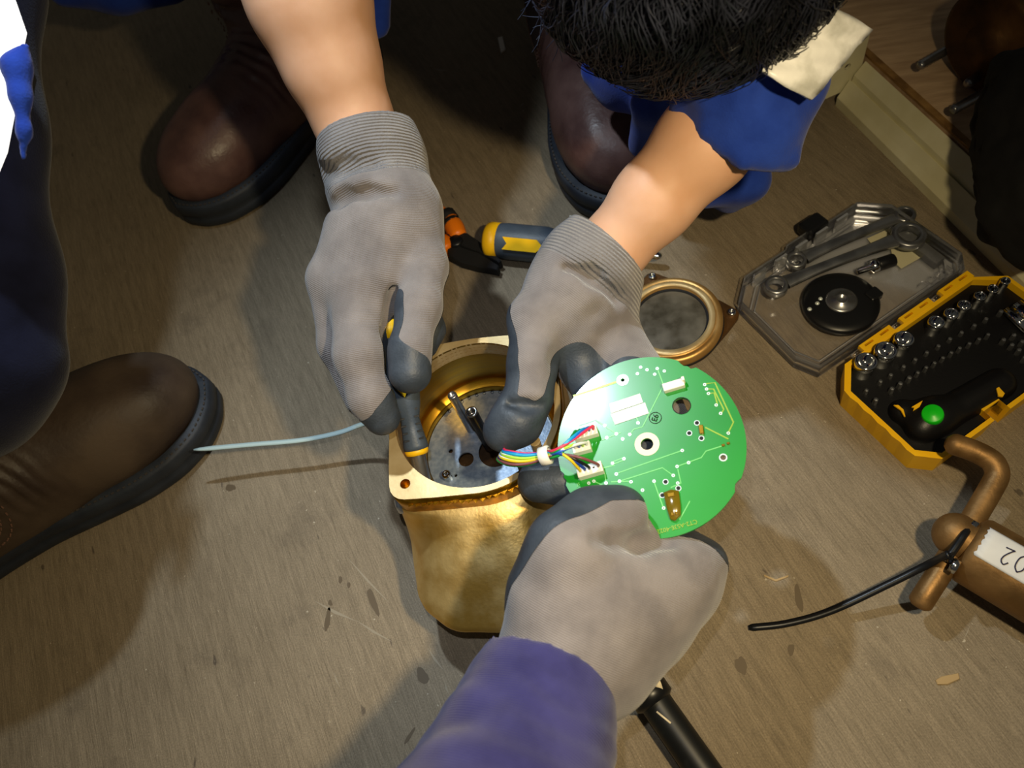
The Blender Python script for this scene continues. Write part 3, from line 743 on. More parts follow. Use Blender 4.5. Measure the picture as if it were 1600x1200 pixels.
# ------------------------------------------------------------------ yellow tool case with clear lid
TZ = 0.023
ua = P(1510, 437, TZ)-P(1330, 562, TZ); ua[2] = 0; ua /= np.linalg.norm(ua); va = np.array([ua[1], -ua[0], 0])
h0 = P(1330, 562, TZ); s0 = P(1306, 598, TZ)
T0 = h0+ua*((s0-h0)@ua); T0[2] = 0
def T(u, v, z=0.0): return T0+ua*u+va*v+Z3*z
TU, TV = 0.162, float((P(1446, 736, TZ)-T0)@va)
tc_ = thing('tool_case', 'open yellow socket set case with clear hinged lid on the floor', 'tool case', T(TU/2, TV/2))
c1 = 0.016
def case_loop(off=0.0, ribs=0.0):
    L = [(c1, 0), (TU-c1*1.3, 0), (TU, c1), (TU, TV-c1)]
    L += [(TU-c1, TV)]
    e = float((P(1572, 664, TZ)-T0)@ua); L += [(e+0.012, TV), (e+0.012, TV-0.009), (e-0.003, TV-0.009), (e-0.003, TV)]
    L += [(c1*0.75, TV), (0, TV-c1*0.75)]
    n = 5; a, b_ = TV-c1*0.75, c1
    for i in range(1, n*2):
        L.append((-ribs*(1 if (i//1) % 2 else 0), a+(b_-a)*i/(n*2)))
    L += [(0, c1)]
    cx, cy = TU/2, TV/2
    o = []
    for u, v in L:
        o.append((u+off*(1 if u < cx else -1)*(1 if abs(u-cx) > cx*0.75 else 0), v+off*(1 if v < cy else -1)*(1 if abs(v-cy) > cy*0.6 else 0)))
    return o
lo_ = [T(u, v, 0.0) for u, v in case_loop(0.0008, 0.0)]; up_ = [T(u, v, TZ) for u, v in case_loop(0.0, 0.0009)]; in_ = [T(u, v, TZ) for u, v in case_loop(0.0032, 0.0)]; inb = [T(u, v, 0.006) for u, v in case_loop(0.0036, 0.0)]
n = len(lo_); V = np.vstack([lo_, up_, in_, inb]); Fc = [tuple(range(n))]
for a in range(3):
    for i in range(n): j = (i+1) % n; Fc.append((a*n+j, a*n+i, (a+1)*n+i, (a+1)*n+j))
o = obj('case_shell', V, Fc, M_yellow, tc_, smooth=False); bevel(o, 0.0006, 2, 50)
tr = obj('tray', *prism([T(u, v, 0.008) for u, v in case_loop(0.0036)], (0, 0, 0), (0, 0, 0.0085)), M_tray, tc_, smooth=False)
TT = 0.0165
for px in (1363, 1425, 1487):
    for k in range(1):
        u0 = float((P(px, 522-(px-1363)*0.68, TZ)-T0)@ua)
        o = holed([T(u0-0.015, -0.0055, TZ-0.004), T(u0+0.015, -0.0055, TZ-0.004), T(u0+0.015, 0.0012, TZ-0.004), T(u0-0.015, 0.0012, TZ-0.004)],
                  [[T(u0+s*0.0075-0.004, -0.0036, TZ-0.004), T(u0+s*0.0075+0.004, -0.0036, TZ-0.004), T(u0+s*0.0075+0.004, -0.0020, TZ-0.004), T(u0+s*0.0075-0.004, -0.0020, TZ-0.004)] for s in (-1, 1)], (0, 0, 0.0042), M_yellow, 'hinge_leaf', tc_)
        obj('hinge_pin', *tube([T(u0-0.023, -0.003, TZ-0.004), T(u0-0.0145, -0.003, TZ-0.004)], 0.0019, 10), M_clear, tc_)
# lid
LV = 0.112
def lid_loop(off):
    L = [(0.004, -0.010), (TU-0.012, -0.010), (TU-0.002, -0.022), (TU-0.004, -LV+0.02), (TU-0.022, -LV), (TU*0.62, -LV), (TU*0.6, -LV-0.003), (TU*0.4, -LV-0.003), (TU*0.38, -LV), (0.018, -LV), (-0.002, -LV+0.016), (-0.004, -0.028)]
    cx, cy = TU/2, -LV/2-0.005
    return [(u+off*(1 if u < cx else -1), v+off*(1 if v < cy else -1)) for u, v in L]
lp = obj('lid_panel', *prism([T(u, v, 0.0005) for u, v in lid_loop(0.001)], (0, 0, 0), (0, 0, 0.0012)), M_clear, tc_, smooth=False, label='clear plastic lid panel')
o = obj('lid_wall', *ringprism([T(u, v, 0.0018) for u, v in lid_loop(0.0)], [T(u, v, 0.0018) for u, v in lid_loop(0.0022)], (0, 0, 0.015)), M_clear, tc_, smooth=False, label='clear plastic lid wall'); bevel(o, 0.0007, 2)
o = obj('lid_step', *ringprism([T(u, v, 0.0018) for u, v in lid_loop(0.007)], [T(u, v, 0.0018) for u, v in lid_loop(0.010)], (0, 0, 0.0035)), M_clear, tc_, smooth=False, label='clear plastic raised step'); bevel(o, 0.0008, 2)
for i in range(6):
    V, Fc = obox(T(TU-0.010-0.0016*i, -0.055, 0.006), va*0.026, ua*0.0005, Z3*0.004); obj('lid_rib', V, Fc, M_clear, tc_, smooth=False)
for i in range(5):
    V, Fc = obox(T(0.03+0.022*i, -LV+0.005, 0.010), ua*0.006, va*0.0010, Z3*0.008); obj('lid_rib', V, Fc, M_clear, tc_, smooth=False)
text_mesh('embossed_text', 'ZCON', 0.011, T(TU-0.024, -0.022, 0.0022), ua, -va, M_clear, tc_, 0.0008)
lu = float((P(1280, 362, 0.012)-T0)@ua)
V, Fc = obox(T(lu, -LV-0.006, 0.012), ua*0.011, va*0.008, Z3*0.006); o = obj('latch', V, Fc, M_black, tc_, smooth=False); bevel(o, 0.003, 3)
# sockets and bits standing in the tray
def in_tray(px, py): p = P(px, py, TT); return p
GS = 'chrome sockets in the tray'
names = ['largest chrome socket at the left end of the tray row', 'second chrome socket from the left end of the tray row', 'third chrome socket from the left end of the tray row',
         'fourth chrome socket in the row after a gap', 'fifth chrome socket from the left end of the row', 'sixth chrome socket from the left end of the row', 'small chrome socket seventh from the left end',
         'small chrome socket eighth from the left end', 'smallest chrome socket at the right end of the row']
for lab, (x, y, r) in zip(names, ((1347, 581, 17), (1377, 564, 17), (1405, 546, 15), (1456, 517, 12.5), (1479, 504, 11), (1499, 491, 10), (1523, 477, 9), (1543, 466, 8.5), (1562, 454, 7.5))):
    rr = r*DEP(x, y, 0.04)/F; hgt = 0.016 if r > 14 else 0.013; c = in_tray(x, y)
    pr = [(rr*0.92, -0.001), (rr*0.92, hgt*0.55), (rr, hgt*0.62), (rr, hgt-0.001), (rr*0.94, hgt), (rr*0.74, hgt), (rr*0.70, hgt-0.001), (rr*0.66, hgt-0.007), (0, hgt-0.007)]
    V, Fc = lathe(pr, 24, (c[0], c[1], TT)); o = obj('socket', V, Fc, M_chrome, base=(c[0], c[1], TT)); tag(o, lab, 'socket', GS)
ORD = {}; WORDS = ('leftmost', 'second', 'third', 'fourth', 'fifth', 'sixth', 'seventh', 'eighth', 'ninth', 'tenth', 'eleventh', 'twelfth', 'thirteenth')
def ordn(x, y, what, row):
    i = ORD.get(row, 0); ORD[row] = i+1
    return ('leftmost %s in the %s' % (what, row)) if i == 0 else ('%s %s from the left in the %s' % (WORDS[i], what, row))
def bit(px, py, r, hgt, lab, group):
    c = in_tray(px, py); rr = r*DEP(px, py, 0.035)/F
    V, Fc = lathe([(rr, -0.001), (rr, hgt*0.75), (rr*0.8, hgt), (0, hgt+rr*0.2)], 6, (c[0], c[1], TT)); o = obj('driver_bit', V, Fc, M_dsteel, base=(c[0], c[1], TT), smooth=False); tag(o, lab, 'driver bit', group)
bl = 'small steel driver bit in the long middle row of the tray'
for x, y in ((1366, 630), (1391, 613), (1404, 605), (1418, 596), (1431, 588), (1444, 580), (1457, 573), (1470, 565), (1483, 557), (1496, 550), (1511, 543), (1526, 536), (1540, 529)): bit(x, y, 4.4 if x < 1420 else 3.5, 0.006, ordn(x, y, 'small steel driver bit', 'long middle row of the tray'), 'driver bits in the middle row')
bl = 'dull driver bit in the back row behind the sockets'
for x, y in ((1352, 614), (1374, 600), (1390, 590), (1410, 577), (1428, 566), (1446, 555), (1464, 545), (1482, 534), (1500, 524), (1520, 513), (1538, 503)): bit(x, y, 3.8, 0.0045, ordn(x, y, 'dull driver bit', 'back row behind the sockets'), 'driver bits in the back row')
bl = 'steel driver bit in the short row near the chrome bar'
for x, y in ((1564, 537), (1577, 545), (1588, 553), (1593, 540), (1580, 530), (1560, 493), (1597, 565)): bit(x, y, 4.2, 0.006, bl, 'driver bits by the chrome bar')
V, Fc = tube([T(0, 0, 0)*0+P(1586, 478, TT+0.006), P(1625, 510, TT+0.006)], 0.0058, 16); o = obj('extension_bar', V, Fc, M_chrome, base=P(1600, 490, TT)); tag(o, 'chrome extension bar lying at the right edge of the black tray', 'tool')
V, Fc = tube([P(1571, 484, TT+0.004), P(1605, 516, TT+0.004)], 0.0030, 14); o = obj('sliding_bar', V, Fc, M_chrome, base=P(1585, 497, TT)); tag(o, 'thin chrome rod lying beside the larger chrome bar', 'tool')
# ratchet handle with green button, black body
rh = thing('ratchet_driver', 'black ratchet driver with round green button lying in the tray', 'ratchet', P(1480, 640, TT))
s_ = SDF(); g0 = P(1457, 650, TT+0.002); s_.cap(g0, 0.014, g0+np.array([0, 0, 0.001]), 0.014); 
s_.cap(P(1440, 668, TT+0.002), 0.012, P(1560, 600, TT+0.001), 0.0115, 0.008); s_.cap(P(1410, 645, TT), 0.010, P(1450, 655, TT), 0.010, 0.006)
obj('body', *s_.mesh(0.0013, 2), M_tray, rh)
gp = P(1457, 648, TT+0.0155)
obj('green_button', *lathe([(0, 0.0032), (0.003, 0.0034), (0.0035, 0.003), (0.0062, 0.0032), (0.0068, 0.0026), (0.0072, 0.0), (0.0072, -0.006)], 32, gp, (-0.25, -0.1, 1)), mat('green plastic', sr(20, 205, 30), 0.35), rh)
def ypatch(pts, z, name):
    V, Fc = prism([P(x, y, z) for x, y in pts], (0, 0, 0), (0, 0, 0.0012)); return obj(name, V, Fc, M_yellow, rh, smooth=False)
zz = TT+0.0125
ypatch([(1396, 634), (1403, 634), (1411, 641), (1414, 652), (1412, 651), (1407, 642)], zz-0.002, 'yellow_crescent')
ypatch([(1424, 637), (1441, 627), (1436, 637), (1426, 643), (1428, 638)], zz, 'yellow_arrow')
ypatch([(1556, 608), (1560, 606), (1569, 616), (1566, 621), (1559, 620)], zz, 'yellow_patch')
# things lying in the open lid
LZ = 0.0035
def ring_end(c, ro_, ri_, h, m, par, name, axis=(0, 0, 1), seg=28):
    V, Fc = lathe([(ri_, 0), (ri_, h), (ri_*1.05, h*1.05), (ro_*0.95, h*1.05), (ro_, h*0.9), (ro_, h*0.1), (ro_*0.95, 0), (ri_, 0)], seg, c, axis); return obj(name, V, Fc, m, par)
def wrench(label, pa, pb, ra, rb, z):
    w = thing('wrench', label, 'wrench', P(*pa, 0))
    A, Bp = P(*pa, z), P(*pb, z); d = Bp-A; L = np.linalg.norm(d); d /= L; sd = np.array([-d[1], d[0], 0])
    ring_end(A-Z3*0.001, ra, ra*0.62, 0.007, M_dsteel, w, 'ring_end'); ring_end(Bp-Z3*0.001, rb, rb*0.62, 0.007, M_dsteel, w, 'ring_end')
    pts = []
    V = []; Fc = []
    for i in range(13):
        t_ = i/12; p = A+d*(ra*0.9+(L-ra*0.9-rb*0.9)*t_); wd = 0.0042+0.002*abs(2*t_-1)**3; th = 0.0024
        p = p+Z3*(0.0035+0.0015*math.sin(math.pi*t_))
        for a_, b_ in ((-1, -.6), (-.8, -1), (.8, -1), (1, -.6), (1, .6), (.8, 1), (-.8, 1), (-1, .6)): V.append(p+sd*a_*wd+Z3*b_*th)
    for i in range(12):
        for k in range(8): k2 = (k+1) % 8; Fc.append((i*8+k, i*8+k2, i*8+8+k2, i*8+8+k))
    obj('shaft', V, Fc, M_dsteel, w)
    return w
wrench('steel combination wrench nearest the clear lid edge by the black latch', (1243, 412), (1412, 341), 0.0085, 0.0088, LZ+0.002)
wrench('larger steel wrench lying above the black disc in the lid', (1212, 451), (1418, 372), 0.0095, 0.0135, LZ+0.008)
fl_ = flat([(1355, 373), (1410, 348), (1438, 352), (1452, 395), (1408, 420), (1395, 408), (1392, 390), (1368, 390)], LZ-0.0008, 0.0004, mat('cream paper', sr(200, 194, 160), 0.8), 'paper_label', None, 0)
o = fl_; o.location = (0, 0, 0); tag(o, 'cream paper label under the wrenches in the clear lid', 'label')
so = thing('socket_adapter', 'dark chrome socket adapter lying beside the wrench in the lid', 'adapter', P(1370, 415, 0))
ax_ = P(1396, 406, LZ+0.006)-P(1340, 424, LZ+0.006)
obj('barrel', *lathe([(0, 0.017), (0.0052, 0.017), (0.0055, 0.018), (0.0055, 0.030), (0.005, 0.031), (0.0042, 0.031), (0.004, 0.024), (0, 0.024)], 20, P(1340, 424, LZ+0.006), ax_), M_black, so)
obj('drive_end', *lathe([(0, 0), (0.0028, 0), (0.0030, 0.010), (0.0058, 0.011), (0.0058, 0.0165), (0.0036, 0.0175), (0, 0.0175)], 20, P(1340, 424, LZ+0.006), ax_), M_steel, so)
bd_ = thing('black_disc', 'round black plastic disc with steel hub lying in the clear lid', 'disc', P(1312, 478, 0))
dc = P(1312, 478, LZ); kd = DEP(1312, 478, LZ)/F; rd = 57*kd
obj('rim_disc', *lathe([(0, 0.008), (rd*0.45, 0.008), (rd*0.8, 0.0075), (rd*0.95, 0.0065), (rd, 0.005), (rd, 0.001), (rd*0.9, 0.0)], 64, dc), M_black, bd_)
obj('hub', *lathe([(0, 0.0088), (rd*0.10, 0.0088), (rd*0.12, 0.0105), (rd*0.16, 0.0105), (rd*0.18, 0.0092), (rd*0.36, 0.0090), (rd*0.41, 0.0082), (rd*0.41, 0.007)], 48, dc), M_dsteel, bd_)
cp_ = P(1364, 462, LZ+0.005); V, Fc = obox(cp_, ua*0.006, va*0.005, Z3*0.004); o = obj('side_clip', V, Fc, M_black, bd_, smooth=False); bevel(o, 0.0015, 2)
for x, y in ((1282, 467), (1277, 474), (1265, 483)): obj('rivet', *lathe([(0, 0.0012), (0.0013, 0.001), (0.0018, 0)], 12, P(x, y, LZ+0.0076)), M_pad, bd_)

# ------------------------------------------------------------------ beam, board, flange and bag at upper right
e1, e2 = P(1310, 165, 0.0), P(1600, 455, 0.0)
bdv = P(1600, 455, 0.02)-P(1310, 165, 0.02); bdv[2] = 0; bdv /= np.linalg.norm(bdv); bw = np.array([-bdv[1], bdv[0], 0])
B0 = P(1306, 160, 0.004); BL = 0.62
if bw[0] < 0: bw = -bw
wide = float((P(1440, 175, 0.04)-B0)@bw)
beam = thing('steel_rail', 'cream painted grooved steel rail with drilled end plate on the floor', 'rail', B0)
pr = [(0, 0), (0, 0.010), (0.004, 0.016), (wide*0.42, 0.026), (wide*0.47, 0.0225), (wide*0.53, 0.0225), (wide*0.58, 0.029), (wide*0.97, 0.040), (wide, 0.040), (wide, 0)]
V = []; Fc = []; n = len(pr)
for s in (0, BL):
    for w_, z in pr: V.append(np.array([B0[0], B0[1], 0])+bdv*s+bw*w_+Z3*z)
for i in range(n): j = (i+1) % n; Fc.append((i, j, n+j, n+i))
Fc += [tuple(range(n))[::-1], tuple(range(n, 2*n))]
o = obj('rail_body', V, Fc, M_paint, beam, smooth=False); bevel(o, 0.0015, 2, 20)
epc = np.array([B0[0], B0[1], 0])-bdv*0.002
ow = [epc+bw*a+Z3*z for a, z in ((-0.012, 0.012), (wide*0.75, 0.012), (wide*0.95, 0.030), (wide*0.95, 0.066), (wide*0.1, 0.066), (-0.012, 0.050))]
holed(ow, [circ(epc+bw*0.006+Z3*0.040, 0.0032, bw, Z3, 14)], bdv*-0.003, M_paint, 'end_plate', beam)
wd = thing('plywood_sheet', 'reddish brown plywood sheet resting behind the cream rail', 'board', B0+bw*(wide+0.2))
c0 = np.array([B0[0], B0[1], 0.0])+bw*(wide+0.001)
V, Fc = obox(c0+bw*0.25+bdv*0.2+Z3*0.0265, bw*0.2485, bdv*0.42, Z3*0.0155); obj('sheet', V, Fc, M_wood, wd, smooth=False)
V, Fc = obox(c0+bw*0.004+bdv*0.2+Z3*0.0425, bw*0.003, bdv*0.42, Z3*0.0012); obj('raw_edge', V, Fc, M_woodedge, wd, smooth=False)
SZ = 0.042
ff = thing('bronze_flange', 'dark bronze flange with threaded studs standing on the plywood sheet', 'flange', P(1560, 100, SZ))
fa = P(1436, 104, SZ+0.03)-P(1478, 80, SZ+0.03); fa /= np.linalg.norm(fa)
fc = P(1535, 75, SZ+0.045); fr = 0.044
obj('flange_body', *lathe([(0, 0.0), (fr*0.4, 0.0), (fr*0.42, -0.004), (fr*0.9, -0.004), (fr, -0.007), (fr, -0.030), (fr*0.8, -0.034), (fr*0.62, -0.05), (fr*0.6, -0.09), (0, -0.09)], 48, fc, fa), M_dkbronze, ff)
for (x, y, x2, y2) in ((1437, 103, 1478, 79), (1511, 131, 1556, 101), (1489, 172, 1532, 148)):
    p1, p2 = P(x, y, SZ+0.016), P(x2, y2, SZ+0.016)
    dd = p1-p2; Ls = np.linalg.norm(dd); pr = [(0, -0.02)]
    for i in range(26): pr.append((0.0042-0.0006*(i % 2), -0.02+(Ls+0.02)*i/25))
    pr += [(0.003, Ls+0.001), (0, Ls+0.001)]
    obj('threaded_stud', *lathe(pr, 14, p2, dd), M_dsteel, ff)
s_ = SDF()
for a, ra, b_, rb in ((P(1625, 160, 0.115), 0.040, P(1620, 300, 0.085), 0.036), (P(1620, 300, 0.085), 0.036, P(1625, 350, 0.075), 0.026), (P(1562, 170, 0.10), 0.012, P(1560, 300, 0.066), 0.012), (P(1580, 130, 0.11), 0.016, P(1590, 330, 0.066), 0.018), (P(1556, 345, 0.056), 0.008, P(1536, 305, 0.060), 0.005), (P(1552, 360, 0.056), 0.007, P(1600, 385, 0.060), 0.014)):
    s_.cap(a, ra, b_, rb, 0.012)
Vb, Fb = s_.mesh(0.003, 2)
Vb = Vb+vnormals(Vb, Fb)*np.array([noise.noise(Vector(v)*40)*0.006+noise.noise(Vector(v)*110)*0.002 for v in Vb])[:, None]
o = obj('black_bag', Vb, Fb, M_bag, base=P(1600, 250, 0.04)); tag(o, 'crumpled black fabric bag at the right edge beside the rail', 'bag')

# ------------------------------------------------------------------ bronze valve with bent bar, label and cable tie
vz = 0.034
vl = thing('valve_body', 'bronze tube body with bent T bar and handwritten white label', 'valve', P(1540, 860, 0))
vA = P(1508, 853, vz); vB = P(1640, 930, vz); vd = vB-vA; vd /= np.linalg.norm(vd); vr = 0.0225
obj('barrel', *lathe([(0, 0.0), (vr*0.8, 0.0), (vr*0.94, 0.002), (vr, 0.005), (vr, 0.16), (0, 0.16)], 40, vA, vd), M_oldbronze, vl)
s_ = SDF(); kc = P(1494, 836, vz+0.004); s_.cap(kc, 0.0140, kc+vd*0.020, 0.0125, 0.004)
obj('domed_end', *s_.mesh(0.0011, 2), M_oldbronze, vl)
path = [P(1434, 948, vz-0.012), P(1452, 920, vz-0.006), P(1500, 845, vz), P(1530, 795, vz+0.003), P(1552, 757, vz+0.006), P(1558, 742, vz+0.0075), P(1555, 728, vz+0.009), P(1545, 717, vz+0.010), P(1520, 704, vz+0.011), P(1478, 690, vz+0.012)]
tp = spline(path, 60); tr_ = [0.0073]*len(tp); tr_[0] = 0.0045; tr_[1] = 0.0066; tr_[-1] = 0.0035; tr_[-2] = 0.0062
obj('bent_bar', *tube(tp, tr_, 18), M_oldbronze, vl)
for x, y in ((1519, 824), (1491, 884)):
    c = P(x, y, vz+0.012); ad = P(1530, 800, vz)-P(1500, 850, vz)
    obj('steel_clamp', *lathe([(0.0040, -0.0022), (0.0052, -0.0018), (0.0052, 0.0018), (0.0040, 0.0022), (0, 0.0022)], 6, c, vd), M_steel, vl)
# label wraps the barrel
V = []; Fc = []; nU, nA = 24, 14; s, u, a = frame(vd)
vw = np.array([0, 0, 1.0]); vw -= vd*(vw@vd); vw /= np.linalg.norm(vw); vs = np.cross(vw, vd)
pc = [(proj(vA+vd*0.02+(vw*math.cos(t)+vs*math.sin(t))*vr)) for t in (-0.5, 0.5)]
sg = 1 if pc[1][1] > pc[0][1] else -1
def lab_pt(x, t, lift=0.0): return vA+vd*x+(vw*math.cos(t)+vs*sg*math.sin(t))*(vr+0.0003+lift)
for i in range(nU+1):
    for j in range(nA+1):
        jit = 0.0006*math.sin(j*2.3) if i == 0 else 0
        V.append(lab_pt(0.004+0.12*i/nU+jit, -0.42+0.95*j/nA))
for i in range(nU):
    for j in range(nA): k_ = i*(nA+1)+j; Fc.append((k_, k_+1, k_+nA+2, k_+nA+1))
lb = obj('paper_label', V, Fc, M_paper, vl); sm = lb.modifiers.new('solid', 'SOLIDIFY'); sm.thickness = 0.0002; lb['label'] = 'white label handwritten 52-02 upside down'
def pen(strokes, x0, t0, w, h, par):
    """strokes in a unit box, written upside down along the barrel"""
    for st in strokes:
        pts = spline([lab_pt(x0-w*x, t0+h*y, 0.0004) for x, y in st], 18) if len(st) > 2 else [lab_pt(x0-w*x, t0+h*y, 0.0004) for x, y in st]
        obj('pen_stroke', *tube(pts, 0.00042, 6), M_ink, par)
two = [[(0.05, .8), (.35, 1.0), (.7, .85), (.65, .55), (.25, .15), (0.05, 0.02)], [(0.05, 0.02), (.9, .08)]]
zero = [[(.45, 1), (.1, .75), (.1, .3), (.45, 0), (.85, .25), (.85, .75), (.45, 1)]]
five = [[(.15, 1), (.1, .55), (.5, .65), (.8, .35), (.5, .02), (.05, .1)], [(.15, 1), (.85, .95)]]
dash = [[(.2, .5), (.9, .5)]]
cw, chh = 0.0068, 0.48
xs = 0.0145
for k_, g_ in enumerate((two, zero, dash, two, five)):
    w_ = cw if g_ is not dash else cw*0.6
    x_r = xs+w_; pen(g_, x_r, -0.12, w_*0.85, chh, lb); xs += w_*1.22
bt = thing('cable_tie', 'long black cable tie around the bronze bar with its tail on the floor', 'cable tie', P(1480, 870, 0))
tail = spline([P(1170, 981, 0.002), P(1230, 974, 0.004), P(1300, 954, 0.010), P(1390, 912, 0.022), P(1450, 882, 0.034), P(1482, 866, vz+0.018)], 40)
obj('tail', *ribbon(tail, [0.0028]+[0.0046]*(len(tail)-1), 0.0016), M_black, bt)
c = P(1484, 868, vz+0.017); dv = tail[-1]-tail[-3]; dv /= np.linalg.norm(dv)
V, Fc = obox(c, dv*0.0035, np.cross(Z3, dv)*0.0042, Z3*0.0030); o = obj('lock_head', V, Fc, M_black, bt, smooth=False); bevel(o, 0.0008, 2)
lp_ = spline([c, P(1498, 848, vz+0.018), P(1509, 832, vz+0.017), P(1520, 826, vz+0.006), P(1522, 838, vz-0.010), P(1500, 870, vz-0.010), P(1486, 876, vz+0.004), c], 36)
obj('loop', *tube(lp_, 0.0024, 8), M_black, bt)

# ------------------------------------------------------------------ white tie, black cable, debris
wt = spline([P(640, 655, 0.060), P(575, 661, 0.045), P(530, 676, 0.036), P(470, 688, 0.034), P(390, 695, 0.036), P(303, 703, 0.040)], 40)
V, Fc = ribbon(wt, [0.0038]*(len(wt)-3)+[0.0034, 0.0026, 0.0012], 0.0013); o = obj('nylon_tie', V, Fc, M_ntie, base=P(450, 690, 0)); tag(o, 'milky white nylon tie reaching from brass housing to dark boot toe', 'cable tie')
cb = thing('black_cable', 'thick black cable with flanged end lying at the bottom edge', 'cable', P(1060, 1140, 0))
cp = spline([P(1014, 1082, 0.017), P(1040, 1120, 0.016), P(1075, 1170, 0.016), P(1120, 1235, 0.016), P(1180, 1330, 0.016)], 24)
obj('sheath', *tube(cp, 0.0105, 18), M_blackcable, cb)
dvc = cp[0]-cp[2]; obj('end_collar', *lathe([(0, 0.004), (0.011, 0.004), (0.0135, 0.002), (0.0135, -0.006), (0.0105, -0.008)], 24, cp[0], dvc), M_black, cb)
obj('core_strip', *ribbon(spline([P(1012, 1078, 0.026), P(1021, 1060, 0.026), P(1027, 1066, 0.030), P(1032, 1082, 0.026)], 12), 0.004, 0.001), M_cream, cb)
obj('white_thread', *tube([P(1026, 1112, 0.0265), P(1048, 1130, 0.0265)], 0.0007, 6), M_cream, cb)
def scrap(name, lab, pts, h, m, cat='scrap'):
    V, Fc = prism([P(x, y, 0.0001) for x, y in pts], (0, 0, 0), (0, 0, h), h*0.4); c = V.mean(0); c[2] = 0
    o = obj(name, V, Fc, m, base=c, smooth=False); tag(o, lab, cat)
scrap('wood_chip', 'pale wood chip lying on the floor at lower right', [(1461, 1063), (1470, 1057), (1497, 1052), (1499, 1061), (1480, 1070), (1464, 1070)], 0.0012, M_chip)
scrap('plastic_scrap', 'small white scrap on the floor near the dark hair', [(778, 60), (785, 58), (790, 78), (783, 84)], 0.0015, M_white)
scrap('paper_crumb', 'tiny white crumb on the floor above the floor screwdriver', [(890, 338), (896, 339), (896, 345), (890, 344)], 0.002, M_white)
scrap('wood_splinter', 'thin pale splinter on the floor beside the black cable tie', [(1193, 898), (1212, 906), (1232, 899), (1231, 902), (1212, 909), (1194, 901)], 0.0006, M_chip)

# marks on the floor: scratches, dabs of oil
def mark(name, pts, m):
    V, Fc = prism([P(x, y, 0.00005) for x, y in pts], (0, 0, 0), (0, 0, 0.00012)); obj(name, V, Fc, m, fl, smooth=False)
M_scr = mat('pale scratch', sr(150, 140, 122), 0.8); M_oil = mat('oil stain', sr(94, 80, 60), 0.6); M_dust = mat('dark smear', sr(112, 97, 74), 0.7)
for x0, y0, x1, y1, w_ in ((540, 868, 612, 946, 1.6), (490, 938, 560, 972, 2.6), (555, 968, 615, 1004, 2.0), (522, 1050, 532, 1076, 1.2), (668, 1012, 694, 1048, 1.8), (695, 1066, 702, 1086, 1.4), (676, 107, 700, 110, 1.5), (820, 160, 812, 168, 1.0), (1505, 1000, 1516, 976, 1.0)):
    d = np.array([x1-x0, y1-y0], float); d /= np.linalg.norm(d); n_ = np.array([-d[1], d[0]])*w_
    mid = np.array([(x0+x1)/2, (y0+y1)/2])+n_*0.8
    mark('scratch', [(x0, y0), tuple(mid-n_), (x1, y1), tuple(mid+n_)], M_scr)
def dab(cx, cy, rx, ry, rot, m, name='oil_stain'):
    pts = []
    for i in range(16):
        a = 2*math.pi*i/16; k = 1+0.15*math.sin(2*a+cx)+0.10*math.sin(3*a+cy)+0.06*math.sin(5*a); x, y = rx*k*math.cos(a), ry*k*math.sin(a)
        pts.append((cx+x*math.cos(rot)-y*math.sin(rot), cy+x*math.sin(rot)+y*math.cos(rot)))
    mark(name, pts[::-1], m)
for a in ((512, 968, 4, 19, 0.1), (583, 940, 6, 20, -0.35), (532, 906, 3.5, 5, 0), (545, 914, 3, 4, 0), (660, 1056, 8, 14, -0.2), (516, 942, 3, 5, 0), (1248, 935, 6, 20, -0.25), (1236, 1015, 6, 8, 0), (1158, 1040, 8, 16, -0.4), (360, 762, 7, 6, 0), (640, 1150, 3, 14, 0.6)): dab(*a, M_oil)

# ------------------------------------------------------------------ people
def clip(A, T_, col):
    """split a triangle mesh where column col changes sign: (negative part, positive part)"""
    f = A[:, col]; neg = f < 0; k = neg[T_].sum(1); extra = []; cache = {}
    def cut(i, j):
        key = (min(i, j), max(i, j))
        if key not in cache:
            t = f[i]/(f[i]-f[j]); cache[key] = len(A)+len(extra); extra.append(A[i]+(A[j]-A[i])*t)
        return cache[key]
    tn = [T_[k == 3]]; tp = [T_[k == 0]]; ln, lp = [], []
    for tri in T_[(k > 0) & (k < 3)]:
        n_ = neg[tri].sum()
        r = int(np.argmax(neg[tri])) if n_ == 1 else int(np.argmin(neg[tri]))
        a, b, c = int(tri[r]), int(tri[(r+1) % 3]), int(tri[(r+2) % 3]); ab, ac = cut(a, b), cut(a, c)
        one, two = (ln, lp) if n_ == 1 else (lp, ln)
        one.append((a, ab, ac)); two.append((ab, b, c)); two.append((ab, c, ac))
    B_ = np.vstack([A, np.array(extra)]) if extra else A
    out = []
    for base_, l_ in ((tn, ln), (tp, lp)):
        t = np.vstack(base_+([np.array(l_)] if l_ else [])); u = np.unique(t); mp = -np.ones(len(B_), int); mp[u] = np.arange(len(u)); out += [B_[u], mp[t]]
    return out
